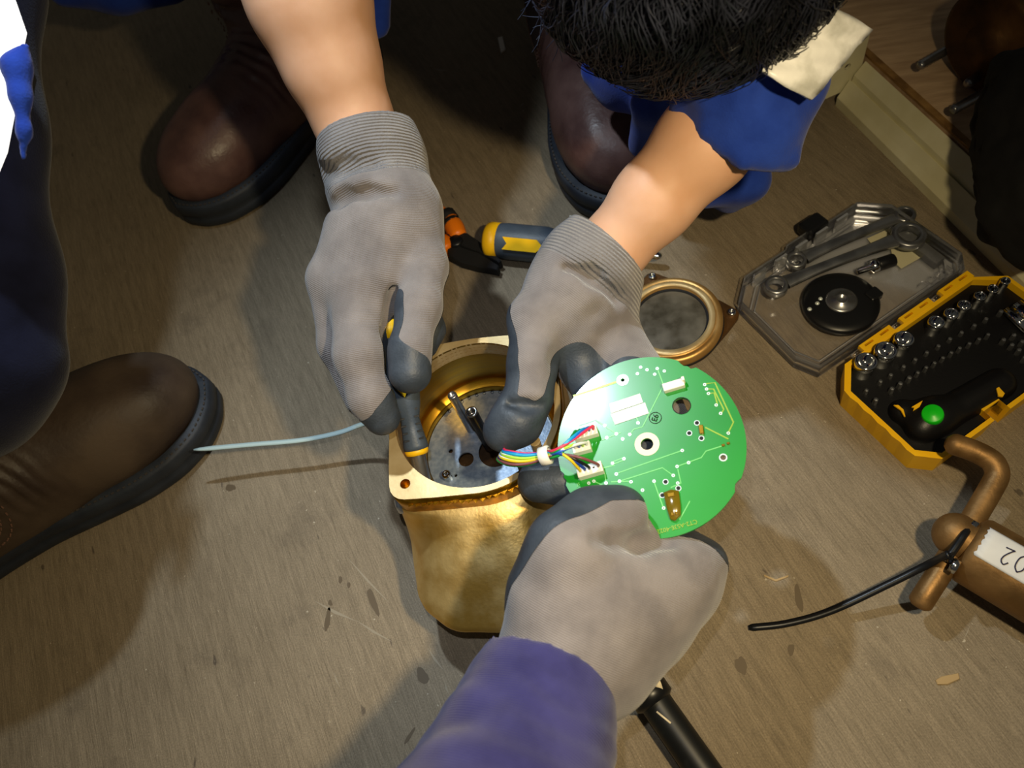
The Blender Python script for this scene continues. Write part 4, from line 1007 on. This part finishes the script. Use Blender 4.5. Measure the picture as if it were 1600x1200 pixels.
def glove(name, parent, sdf, res, cuff_axis, coat_caps, cuff_len, down_n=-0.25, label=None):
    """one continuous knitted glove with a coated palm and a ribbed cuff"""
    V, Fc = sdf.mesh(res, 2); N = vnormals(V, Fc); a, b = cuff_axis
    al = along(V, a, b)
    fcap = np.full(len(V), 1.0)
    for p0, r0, p1, r1 in coat_caps:
        ba = p1-p0; h = np.clip(((V-p0)@ba)/max(ba@ba, 1e-12), 0, 1); fcap = np.minimum(fcap, np.linalg.norm(V-p0-h[:, None]*ba, axis=1)-(r0+(r1-r0)*h))
    f = np.minimum(fcap, np.maximum((N[:, 2]-down_n)*0.012, cuff_len*1.1-al))
    T_ = np.asarray(Fc); T_ = np.vstack([T_[:, [0, 1, 2]], T_[:, [0, 2, 3]]]); A = np.column_stack([V, N, al, f, al-cuff_len])
    Ac, Tc, Ak, Tk = clip(A, T_, 7)
    Au, Tu, Ag, Tg = clip(Ak, Tk, 8)
    g = obj('glove', Ag[:, :3], Tg, M_knit, parent, label=label); set_attr(g, 'along', Ag[:, 6])
    if len(Tu):
        c = obj('glove_cuff', Au[:, :3], Tu, M_cuff, g, label='grey ribbed knitted cuff'); set_attr(c, 'along', Au[:, 6])
    obj('palm_coating', Ac[:, :3]+Ac[:, 3:6]*0.0003, Tc, M_coat, g, label='dark blue grey rubber coating')
    return g
def bdep(px, py): return float((R.T@(B(px, py)-CAM))[2]*-1)
def under(px, py, r, gap=0.003): d = bdep(px, py)+gap; return (px, py, d+r*d/F, r)
def over(px, py, r, gap=0.0005): d = bdep(px, py)-gap; return (px, py, d-r*d/F, r)
def caps_of(pts): 
    q = [(D(x, y, d), r*d/F) for x, y, d, r in pts]; return [(a, ra, b, rb) for (a, ra), (b, rb) in zip(q, q[1:])]

# --- mechanic squatting at the top: bare forearms, blue coverall, bent head
per = thing('person', 'person squatting in blue coverall and brown boots, both gloved hands in the housing', 'person', (-0.10, 0.85, 0))
hip = np.array([-0.12, 1.02, 0.34]); chest = np.array([-0.04, 0.68, 0.46]); hc = D(1075, -165, 0.40)
neck = (chest*0.35+hc*0.65)+np.array([0, 0.02, 0.03])
el1 = D(395, -260, 0.47); el2 = D(1178, 118, 0.462)
sh1 = chest+np.array([-0.17, 0.0, 0.0]); sh2 = chest+np.array([0.17, -0.02, -0.02])
b = SDF()
b.cap(hip, 0.10, chest, 0.10, 0.03).cap(chest+[-.1, 0, 0], 0.07, chest+[.1, 0, 0], 0.07, 0.03).cap(chest, 0.06, neck, 0.048, 0.02).cap(neck, 0.048, hc, 0.055, 0.02)
fwd = R@np.array([0.05, -0.55, -0.8]); fwd /= np.linalg.norm(fwd)      # where the face looks (down at the work)
crown = np.cross(np.array([1.0, 0.1, 0]), fwd); crown /= np.linalg.norm(crown)
if crown@(R@np.array([0, 0, 1.0])) < 0: crown = -crown
side = np.cross(fwd, crown)
b.ell(hc, [side*0.073, fwd*0.092, crown*0.085], 0.012); b.ell(hc+fwd*0.035-crown*0.05, [side*0.055, fwd*0.06, crown*0.065], 0.02)
b.cap(hc+fwd*0.088-crown*0.02, 0.008, hc+fwd*0.104-crown*0.045, 0.011, 0.008)            # nose
b.cap(hc+fwd*0.085-crown*0.075+side*0.018, 0.006, hc+fwd*0.085-crown*0.075-side*0.018, 0.006, 0.005)
for s_ in (-1, 1):
    b.sub(hc+fwd*0.09-crown*0.012+side*0.03*s_, 0.010, hc+fwd*0.09-crown*0.012+side*0.034*s_, 0.010, 0.008)
    b.cap(hc+side*0.074*s_-crown*0.02, 0.012, hc+side*0.078*s_-crown*0.045, 0.009, 0.006)
b.cap(sh1, 0.05, el1, 0.044, 0.02); b.cap(sh2, 0.05, el2, 0.026, 0.02)
b.cap(chest, 0.07, sh1, 0.055, 0.02); b.cap(chest, 0.07, sh2, 0.055, 0.02)
q1 = [(395, -260, .47, 118), (484, 0, .500, 93), (518, 100, .515, 73), (553, 190, .530, 58), (585, 290, .525, 50), (592, 380, .515, 42)]
q2 = [(1178, 118, .462, 66), (1100, 225, .475, 73), (1020, 315, .49, 61), (958, 387, .505, 51), (925, 440, .505, 45), (905, 500, .50, 40)]
b.chain(q1, 0.012); b.chain(q2, 0.012)
obj('body', *b.mesh(0.0034, 2), M_skin, per, label='bare tanned skin of forearms and head')
for s_ in (-1, 1):
    obj('eye', *lathe([(0, 0.010), (0.006, 0.008), (0.010, 0.0), (0.006, -0.008), (0, -0.010)], 16, hc+fwd*0.074-crown*0.012+side*0.03*s_, fwd), M_white, per)
# coverall: torso, thighs, shins, upper sleeves with rolled cuffs
c = SDF(); kn1 = np.array([-0.47, 0.80, 0.40]); kn2 = np.array([0.20, 0.80, 0.36])
ft1, ft2 = np.array([-0.30, 0.82, 0.0]), np.array([-0.06, 0.80, 0.0])
c.cap(hip+[-.07, 0, 0], 0.13, hip+[.07, 0, 0], 0.13, 0.04).cap(hip, 0.14, chest, 0.135, 0.05)
c.cap(chest, 0.12, sh1, 0.075, 0.04).cap(chest, 0.12, sh2, 0.075, 0.04).cap(chest, 0.09, neck+(chest-neck)*0.3, 0.068, 0.03)
c.cap(hip+[-.09, 0, 0], 0.10, kn1, 0.075, 0.03).cap(hip+[.09, 0, 0], 0.10, kn2, 0.07, 0.03)
c.cap(kn1, 0.072, ft1+[-0.01, 0.02, 0.20], 0.062, 0.02).cap(kn2, 0.066, ft2+[0.03, 0.03, 0.22], 0.060, 0.02)
c.cap(sh1, 0.066, el1+(el1-sh1)*0.02, 0.058, 0.02)
c.cap(sh2, 0.062, D(1195, 110, .455), 0.036, 0.02)
c.chain([(1092, 165, .462, 50), (1145, 175, .452, 60), (1195, 200, .449, 54)], 0.008)           # rolled cuff over the forearm
c.chain([(1125, 135, .455, 60), (1160, 125, .450, 88), (1200, 155, .450, 54)], 0.012).chain([(1048, 176, .466, 12), (1100, 204, .446, 15), (1160, 246, .444, 16), (1232, 246, .452, 16)], 0.003)
c.chain([(1222, 236, .462, 24), (1214, 195, .455, 42)], 0.01).chain([(1150, 90, .46, 60), (1210, 98, .458, 46), (1240, 85, .462, 24)], 0.015)
V, Fc = c.mesh(0.0042, 2); N = vnormals(V, Fc)
V = V+N*np.array([noise.noise(Vector(v)*18)*0.005+noise.noise(Vector((v[0]*30+v[1]*30, v[1]*60-v[0]*50, v[2]*25)))*0.0030 for v in V])[:, None]
obj('coverall', V, Fc, M_blue, per, label='blue work coverall with rolled sleeves')
# loose coverall folds hanging by the boot
d_ = SDF(); d_.chain([(1085, 120, .52, 26), (1020, 160, .55, 30), (1003, 225, .60, 22)], 0.01).chain([(930, 110, .60, 24), (968, 130, .60, 36), (985, 90, .58, 50)], 0.012).chain([(1100, 285, .60, 40), (1165, 280, .60, 34), (1140, 310, .62, 24)], 0.012).chain([(1000, 100, .58, 60), (1080, 180, .60, 50), (1110, 270, .61, 40)], 0.015)
V, Fc = d_.mesh(0.003, 2); obj('trouser_hem', V, Fc, M_blue, per, label='loose blue trouser cloth by the boot')
e_ = SDF(); e_.chain([(100, -14, .80, 24), (180, -28, .80, 46), (262, -30, .80, 34)], 0.01); obj('coverall_fold', *e_.mesh(0.004, 2), M_blue, per, label='blue cloth fold at the top edge')
e_ = SDF(); e_.chain([(588, -60, .66, 26), (588, 38, .68, 22)], 0.01); obj('coverall_fold', *e_.mesh(0.004, 2), M_blue, per, label='blue cloth strip beside the forearm')
# reflective tape on the upper sleeve
V = []; Fc = []
nu, nv = 20, 16
for i in range(nu+1):
    for j in range(nv+1):
        s, t = i/nu, j/nv
        x = (1265+95*s)*(1-t)+(1130+95*s)*t; y = (157-112*s)*(1-t)+(78-100*s)*t
        dd = 0.415+0.03*(t-0.15)**2*0-0.012*math.sin(math.pi*t)+0.0015*math.sin(s*17+t*9)
        V.append(D(x, y, dd))
for i in range(nu):
    for j in range(nv): k = i*(nv+1)+j; Fc.append((k, k+1, k+nv+2, k+nv+1))
o = obj('reflective_band', V, Fc, M_refl, per, label='silver reflective band on the sleeve'); sm = o.modifiers.new('solid', 'SOLIDIFY'); sm.thickness = 0.002
e_ = SDF(); e_.chain([(1262, 85, .47, 30), (1230, 40, .47, 66), (1180, -30, .47, 100)], 0.02); obj('sleeve_shoulder', *e_.mesh(0.004, 2), M_blue, per, label='blue sleeve shoulder')
# hair: wavy strands over the crown, sides and back of the head
HV = []; HF = []; off = 0; rs = np.random.RandomState(3)
sc = SDF(); sc.ell(hc-fwd*0.012+crown*0.01, [side*0.082, fwd*0.096, crown*0.088], 0.01); 
scv = sc.mesh(0.003, 1); HVs, HFs = [scv[0]], [tuple(f) for f in scv[1]]; off = len(scv[0])
for i in range(7000):
    while True:
        u = rs.normal(size=3); u /= np.linalg.norm(u)
        if u[1] < 0.80 and u[2] > -0.75: break
    p = hc-fwd*0.012+crown*0.01+side*u[0]*0.083+fwd*u[1]*0.097+crown*u[2]*0.089
    n = side*u[0]+fwd*u[1]+crown*u[2]
    tdir = fwd*0.9+side*u[0]*0.7-crown*0.5+rs.normal(size=3)*0.12+side*noise.noise(Vector(p)*22)*0.9; tdir -= n*(tdir@n)*0.9; tdir /= np.linalg.norm(tdir)
    wv = np.cross(n, tdir); ln = 0.028+0.022*rs.rand(); cl = noise.noise(Vector(p)*30)*9; ph = cl+rs.rand()*1.2; am = 0.004+0.003*rs.rand(); hl = 0.4+0.9*abs(noise.noise(Vector(p)*25+Vector((3, 1, 2))))*1.6+0.2*rs.rand(); pts = []
    for k in range(8):
        t = k/7; pts.append(p+n*(0.002+0.006*math.sin(t*2.9)*hl)+tdir*ln*t+wv*am*math.sin(ph+t*5)-n*0.003*t)
    v, f = tube(pts, [0.0007*(1-0.7*k/7) for k in range(8)], 3, cap=False)
    HVs.append(v); HFs += [tuple(q+off for q in g) for g in f]; off += len(v)
o = obj('hair', np.vstack(HVs), HFs, M_hair, per, label='short wavy black and grey hair'); o['kind'] = 'stuff'

# right-hand glove (left in the picture)
g = SDF(); kk = 0.007
g.chain([(563, 172, .532, 72), (583, 255, .530, 80), (600, 325, .522, 78), (602, 360, .512, 76)], 0.01)
g.chain([(575, 330, .51, 52), (522, 432, .503, 40)], 0.014).chain([(592, 330, .51, 52), (556, 445, .495, 44)], 0.014).chain([(615, 330, .51, 54), (600, 430, .493, 42)], 0.014).chain([(640, 335, .512, 46), (662, 420, .505, 36)], 0.014)
g.chain([(518, 440, .503, 37), (527, 540, .500, 28), (562, 628, .500, 22)], kk)
g.chain([(553, 455, .492, 41), (560, 555, .474, 37), (578, 620, .474, 33), (597, 652, .478, 28)], kk)
g.chain([(598, 440, .495, 36), (582, 520, .487, 22), (582, 580, .482, 20)], kk)
g.chain([(662, 415, .500, 37), (654, 480, .482, 34), (641, 545, .466, 30), (641, 582, .464, 33)], kk)
g.chain([(650, 450, .515, 26), (672, 515, .518, 22), (664, 540, .515, 20)], 0.005)
g.subchain([(616, 455, .484, 9), (607, 520, .482, 12), (606, 595, .478, 11)], 0.005)
g.subchain([(503, 330, .515, 9), (535, 310, .491, 8), (575, 303, .486, 5), (615, 303, .485, 2)], 0.010)
g.subchain([(498, 272, .522, 8), (535, 262, .497, 6), (580, 255, .491, 3)], 0.012)
g.subchain([(533, 470, .484, 6), (534, 540, .480, 9), (545, 605, .484, 9)], 0.006)
g.cut(D(572, 206, .53), D(563, 180, .53)-D(590, 290, .528)+(D(700, 160, .53)-D(500, 230, .53))*0.10*0)
g.subchain([(553, 150, .532, 66), (572, 210, .531, 64), (580, 232, .530, 60)], 0.003)
cA, cB = D(566, 195, .53), D(598, 350, .522)
coat1 = caps_of([(618, 470, .475, 20), (612, 540, .462, 24), (640, 590, .455, 42), (652, 600, .455, 40)])+caps_of([(675, 515, .518, 30), (664, 545, .515, 30)])+caps_of([(600, 640, .478, 40), (598, 668, .478, 34)])+caps_of([(612, 450, .50, 12), (604, 560, .487, 14)])
glove('glove', per, g, 0.0015, (cA, cB), coat1, 0.050, -0.35, 'grey knitted work glove gripping the screwdriver')

# left-hand glove (right in the picture)
g = SDF()
g.chain([(958, 372, .505, 64), (925, 412, .505, 74), (902, 450, .503, 76)], 0.01)
g.chain([(905, 440, .503, 62), (838, 500, .490, 42)], 0.016).chain([(915, 445, .503, 62), (888, 515, .496, 46)], 0.016).chain([(930, 445, .505, 55), (948, 520, .506, 38)], 0.016).chain([(955, 440, .51, 32), (968, 515, .510, 22)], 0.014)
g.chain([(838, 500, .486, 42), (832, 570, .477, 36), (826, 620, .472, 34), (806, 658, .470, 38), (786, 675, .469, 31)], 0.008)
g.chain([(890, 515, .495, 44), under(908, 572, 34, .008), under(938, 640, 30, .010), under(915, 715, 30, .009), under(878, 752, 32, .004), under(842, 752, 33, 0.001)], 0.008)
g.chain([(948, 520, .506, 36), under(985, 590, 34, .010), under(1010, 660, 30, .012), under(1005, 720, 26, .012)], 0.008)
g.chain([(966, 515, .512, 24), under(1020, 600, 24, .011), under(1040, 660, 24, .012)], 0.008)
g.chain([(970, 510, .512, 22), under(1035, 600, 20, .022), under(1060, 655, 18, .022)], 0.006)
g.subchain([(872, 562, .468, 9), (900, 525, .466, 8), (935, 490, .472, 4)], 0.010)
g.subchain([(885, 420, .476, 4), (925, 432, .473, 8), (965, 468, .482, 8)], 0.009)
g.subchain([(798, 632, .460, 5), (820, 634, .4565, 6), (845, 634, .459, 5)], 0.006)
g.cut(D(948, 384, .505), D(985, 345, .505)-D(925, 412, .505))
g.subchain([(985, 340, .505, 60), (955, 378, .505, 57), (938, 400, .505, 52)], 0.003)
coat2 = caps_of([(798, 490, .486, 14), (800, 560, .475, 28), (806, 640, .466, 26)])+caps_of([(770, 690, .467, 70), (806, 665, .467, 52)])+caps_of([(862, 590, .470, 14), (850, 640, .466, 26)])+caps_of([(908, 585, bdep(908, 585), 52), (940, 640, bdep(940, 640), 75), (900, 730, bdep(900, 730), 75), (840, 755, bdep(840, 755)+.008, 80)])+caps_of([(985, 600, bdep(985, 600), 60), (1010, 700, bdep(1010, 700), 70)])
glove('glove', per, g, 0.0015, (D(950, 385, .505), D(895, 460, .502)), coat2, 0.030, -0.35, 'grey knitted work glove with thumb in the cavity')

# ------------------------------------------------------------------ boots
def boot(parent, toe, heel, m_up, lab, shaft=0.21, lean=(0, 0)):
    toe = np.array(toe, float); heel = np.array(heel, float); ex = toe-heel; Lb = np.linalg.norm(ex); ex /= Lb; ey = np.array([-ex[1], ex[0], 0]); S = Lb/0.30
    def w(V): V = np.asarray(V, float)*S; return heel+np.outer(V[:, 0], ex)+np.outer(V[:, 1], ey)+np.outer(V[:, 2], Z3)
    s = SDF()
    s.ell((.226, 0, .050), [(.072, 0, 0), (0, .0485, 0), (0, 0, .047)], .02)
    s.cap((.200, 0, .055), .044, (.125, 0, .082), .043, .02).cap((.05, 0, .052), .036, (.12, 0, .05), .038, .02)
    s.cap((.160, 0, .045), .044, (.05, 0, .040), .037, .02)
    s.cap((.085, 0, .085), .046, (.070+lean[0]*0.4, lean[1]*0.4, .14), .049, .02).cap((.070+lean[0]*0.4, lean[1]*0.4, .145), .048, (.06+lean[0], lean[1], shaft), .055, .012)
    s.cut((0, 0, .028), (0, 0, -1))
    V, Fc = s.mesh(.0026, 2); N = vnormals(V, Fc)
    wx = V[:, 0]+V[:, 1]*0.25+0.004*np.array([noise.noise(Vector(v)*40) for v in V])
    wr = np.exp(-((V[:, 0]-.150)/.022)**2)*np.sin(wx*620)*0.0013*np.clip((V[:, 2]-.055)*40, 0, 1)
    ank_ = (V[:, 2]-.150)+(V[:, 0]-.11)*0.35; wr += -0.006*np.exp(-(ank_/.007)**2)*np.clip((V[:, 0]-.05)*25, 0, 1)
    V = V+N*(wr+0.0009*np.array([noise.noise(Vector(v)*28) for v in V]))[:, None]
    up = obj('boot', w(V), Fc, m_up, parent, label=lab)
    N = vnormals(V, Fc)
    for sy in (-1, 1):
        d2 = ((V[:, 0]-.108)/.026)**2+((V[:, 2]-.106)/.044)**2
        msk = (d2 < 1) & (V[:, 1]*sy > 0.012); fm = msk[np.asarray(Fc)].all(1)
        if fm.any():
            v, f, u = submesh(V+N*.0006, Fc, fm); obj('elastic_gusset', w(v), f, M_elastic, up)
        # stitches follow the edge of the gusset
        SV = []; SF = []
        for ring in (1.12, 1.32):
            for i in range(44):
                a = 2*math.pi*i/44; tx, tz = .108+.026*ring*math.cos(a), .106+.044*ring*math.sin(a)
                cand = np.where((np.abs(V[:, 0]-tx) < .004) & (np.abs(V[:, 2]-tz) < .004) & (V[:, 1]*sy > 0.01))[0]
                if len(cand) == 0: continue
                p = V[cand[np.argmax(V[cand, 1]*sy)]]; n_ = N[cand[np.argmax(V[cand, 1]*sy)]]
                p = np.array([tx, p[1], tz])+n_*.0006; t_ = np.array([-.024*math.sin(a), 0, .05*math.cos(a)]); t_ /= np.linalg.norm(t_)
                v, f = obox(p, t_*.0014, np.cross(n_, t_)*.0005, n_*.0005); SV.append((v, f))
        if SV:
            v, f = merge(*SV); o = obj('stitching', w(v), f, M_stitch, up, smooth=False); o['kind'] = 'stuff'
    # sole and welt from a foot outline
    xs = np.array([0, .006, .02, .05, .09, .13, .17, .21, .245, .275, .293, .300]); hw = np.array([.004, .018, .033, .0385, .0365, .0375, .046, .0535, .053, .043, .024, .004])
    ph_ = np.linspace(0, math.pi, 60); tt = .150-.150*np.cos(ph_); hw2 = np.array([.0, .0155, .028, .0375, .0365, .0385, .0465, .0535, .0525, .041, .022, .0]); hh = np.interp(tt, xs, hw2)
    for _ in range(3): hh[1:-1] = (hh[:-2]+2*hh[1:-1]+hh[2:])/4
    def outline(g_):
        a = [(x, h, 0) for x, h in zip(tt, hh)]; q_ = np.array(a+[(x, -h, 0) for x, h, _ in a[-2:0:-1]])
        t_ = np.roll(q_, -1, 0)-np.roll(q_, 1, 0); t_ /= np.linalg.norm(t_, axis=1, keepdims=True)+1e-9; n_ = np.stack([-t_[:, 1], t_[:, 0], 0*t_[:, 0]], 1)
        return q_+n_*g_
    rings = [(-.003, 0.0), (0.0015, .004), (.003, .014), (.001, .017), (.0035, .020), (.0035, .030), (.002, .033), (-.006, .034)]
    Vs = []; Fs = []
    for g_, z in rings: r_ = outline(g_); r_[:, 2] = z; Vs.append(r_)
    n = len(Vs[0])
    for k in range(len(rings)-1):
        for i in range(n): j = (i+1) % n; Fs.append((k*n+j, k*n+i, (k+1)*n+i, (k+1)*n+j))
    Fs.append(tuple(range(n))); 
    so_ = obj('sole', w(np.vstack(Vs)), Fs, M_sole, up, label='thick dark rubber sole')
    # welt stitches
    r_ = outline(.0005); SV = []
    cum = np.concatenate([[0], np.cumsum(np.linalg.norm(np.roll(r_, -1, 0)-r_, axis=1))]); rl = np.vstack([r_, r_[:1]])
    for sd_ in np.arange(0, cum[-1], .005):
        p = np.array([np.interp(sd_, cum, rl[:, c_]) for c_ in range(3)]); p2 = np.array([np.interp(sd_+.001, cum, rl[:, c_]) for c_ in range(3)]); t_ = p2-p; t_ /= np.linalg.norm(t_)+1e-9; p = p+[0, 0, .0343]; v, f = obox(p, t_*.0012, np.cross(Z3, t_)*.0005, Z3*.0005); SV.append((v, f))
    v, f = merge(*SV); o = obj('welt_stitching', w(v), f, M_wstitch, so_, smooth=False); o['kind'] = 'stuff'
    return up
boot(per, P(303, 352, 0), P(303, 352, 0)+0.30*np.array([.60, .80, 0]), M_leather, 'polished dark brown leather boot left of the forearm', 0.32, (0.05, -0.06))
boot(per, P(985, 350, 0), P(985, 350, 0)+0.30*np.array([-.16, .987, 0]), M_leather, 'dark brown leather boot under the dark hair', 0.22, (0.0, 0.0))

# --- person at the left edge: navy leg and dusty boot
pl_ = thing('person', 'person at the left edge in dark navy trousers and dusty brown boot', 'person', (-0.62, 0.2, 0))
toe = P(348, 622, 0); hd = np.array([-.83, -.56, 0])
boot(pl_, toe, toe+0.30*hd, M_leather2, 'dusty worn brown boot at the left edge', 0.19, (0.0, 0.01))
ank = toe+0.235*hd+Z3*0.17
l = SDF(); kn = D(-5, 535, .44)
l.cap(ank, 0.052, ank*0.5+kn*0.5+[-0.06, 0.02, 0.0], 0.058, 0.03)
l.cap(ank*0.5+kn*0.5+[-0.06, 0.02, 0.0], 0.058, D(-60, 600, .47), 0.05, 0.03)
l.chain([(8, 562, .46, 88), (-15, 430, .46, 92), (-42, 200, .46, 93), (-52, -40, .46, 98), (-90, -300, .44, 130)], 0.02)
V, Fc = l.mesh(0.004, 3); obj('body', V, Fc, M_navy, pl_, label='dark navy trouser leg')
l = SDF(); l.chain([(40, 72, .388, 7), (26, 104, .388, 20), (32, 150, .388, 14), (38, 205, .390, 9), (36, 250, .392, 5)], 0.006); obj('jacket_edge', *l.mesh(0.002, 2), M_blue, pl_, label='blue jacket edge in front of the glowing panel')

# --- glowing panel added for a blown-out white shape, with made-up back and cord
lm = thing('glow_panel', 'glaring white glowing panel hung at the top left corner', 'panel', P(-40, 140, 0))
lq = [(-70, -60), (12, -60), (24, 0), (42, 52), (30, 110), (24, 175), (12, 238), (-6, 282), (-70, 300)]
lp0 = [D(x, y, .395) for x, y in lq]; lz = R@np.array([0, 0, 1.0]); lcn = np.mean(lp0, axis=0)
obj('glow_face', *prism(lp0, (0, 0, 0), lz*0.004, 0.001), M_glow, lm, smooth=False)
obj('panel_back', *prism([lcn+(p-lcn)*0.3-lz*0.024 for p in lp0], (0, 0, 0), lz*0.0238, 0.001), M_blackm, lm, smooth=False)
lt = D(-45, 20, .398)-lz*0.012; obj('panel_cord', *tube([lt, lt+Z3*0.1+np.array([-0.05, 0.05, 0]), lt+Z3*0.22+np.array([-0.10, 0.05, 0])], 0.004, 8), M_blackm, lm)

# --- person reaching in from the bottom edge
pb = thing('person', 'person reaching in from the bottom edge with purple navy sleeve and grey glove', 'person', P(820, 1250, 0))
g = SDF()
g.chain([(862, 1090, .398, 84), (880, 1030, .402, 92), (915, 960, .405, 90)], 0.012)
g.chain([(890, 1010, .402, 90), (905, 900, .408, 88)], 0.016).chain([(930, 1010, .408, 88), (985, 920, .416, 84)], 0.016).chain([(945, 1030, .415, 72), (1052, 930, .424, 58)], 0.018).chain([(985, 950, .42, 80), (1030, 905, .425, 60)], 0.016)
g.chain([(862, 925, .400, 68), (885, 855, .395, 54), over(925, 815, 46, 0.004), over(968, 803, 44, -0.001)], 0.012)
g.chain([(1010, 900, .420, 60), (1078, 888, .426, 44), (1098, 880, .432, 30), (1064, 853, .440, 22), under(1010, 815, 22)], 0.010)
g.chain([(1035, 930, .43, 56), (1075, 920, .437, 40), (1070, 890, .448, 26), under(1020, 830, 22, .008)], 0.012)
g.chain([(1030, 970, .432, 50), (1055, 950, .442, 34), (1040, 910, .452, 26), under(1000, 835, 22, .012)], 0.012)
g.chain([(1010, 990, .43, 48), (1035, 985, .445, 30), (1020, 940, .46, 22), (985, 890, .472, 20)], 0.012)
g.subchain([(1040, 846, .412, 13), (998, 851, .403, 13), (958, 845, .388, 6), (930, 842, .380, 2)], 0.007)
g.subchain([(1000, 852, .428, 16), (1080, 850, .430, 6)], 0.006)
cut_n = D(820, 1180, .385)-D(890, 1010, .405)
coat3 = caps_of([(735, 985, .403, 36), (775, 885, .400, 42), (825, 818, .392, 46), (880, 774, .395, 46), (940, 746, .404, 38), (985, 750, .408, 32), (1012, 772, .410, 14)])+caps_of([(1000, 842, .43, 24), (1060, 838, .43, 30), (1125, 858, .43, 28), (1140, 880, .43, 14)])
glove('glove', pb, g, 0.0016, (D(870, 1080, .40), D(960, 880, .41)), coat3, 0.0, -0.45, 'grey knitted work glove pinching the board edge')
s = SDF()
s.chain([(860, 1040, .397, 99), (832, 1130, .378, 114), (800, 1240, .352, 142), (760, 1380, .32, 205), (720, 1620, .29, 260)], 0.02)
s.cut(D(858, 1040, .397), D(868, 1005, .402)-D(830, 1120, .380))
s.subchain([(890, 960, .408, 88), (858, 1045, .397, 93), (845, 1080, .390, 92)], 0.003)
for y_, r_ in ((1095, 5), (1135, 6), (1165, 5), (1180, 7)):
    pass
V, Fc = s.mesh(0.0026, 2); N = vnormals(V, Fc); al = along(V, D(860, 1040, .397), D(790, 1240, .352))
nz_ = np.array([noise.noise(Vector(v)*16) for v in V])
V = V+N*(0.0022*np.sin(al*80+nz_*9)*np.clip(al*22-0.3, 0, 1)*(0.5+nz_)+0.0003*np.sin(al*420+nz_*8)*np.clip(al*30, 0, 1))[:, None]
o = obj('sleeve', V, Fc, M_purple, pb, label='purple navy knitted sleeve'); set_attr(o, 'along', al)
a_ = SDF(); a_.chain([(905, 960, .412, 60), (860, 1050, .40, 72), (826, 1140, .382, 90), (790, 1260, .352, 120), (760, 1400, .32, 150)], 0.01); obj('body', *a_.mesh(0.004, 1), M_skin, pb, label='forearm inside the sleeve')
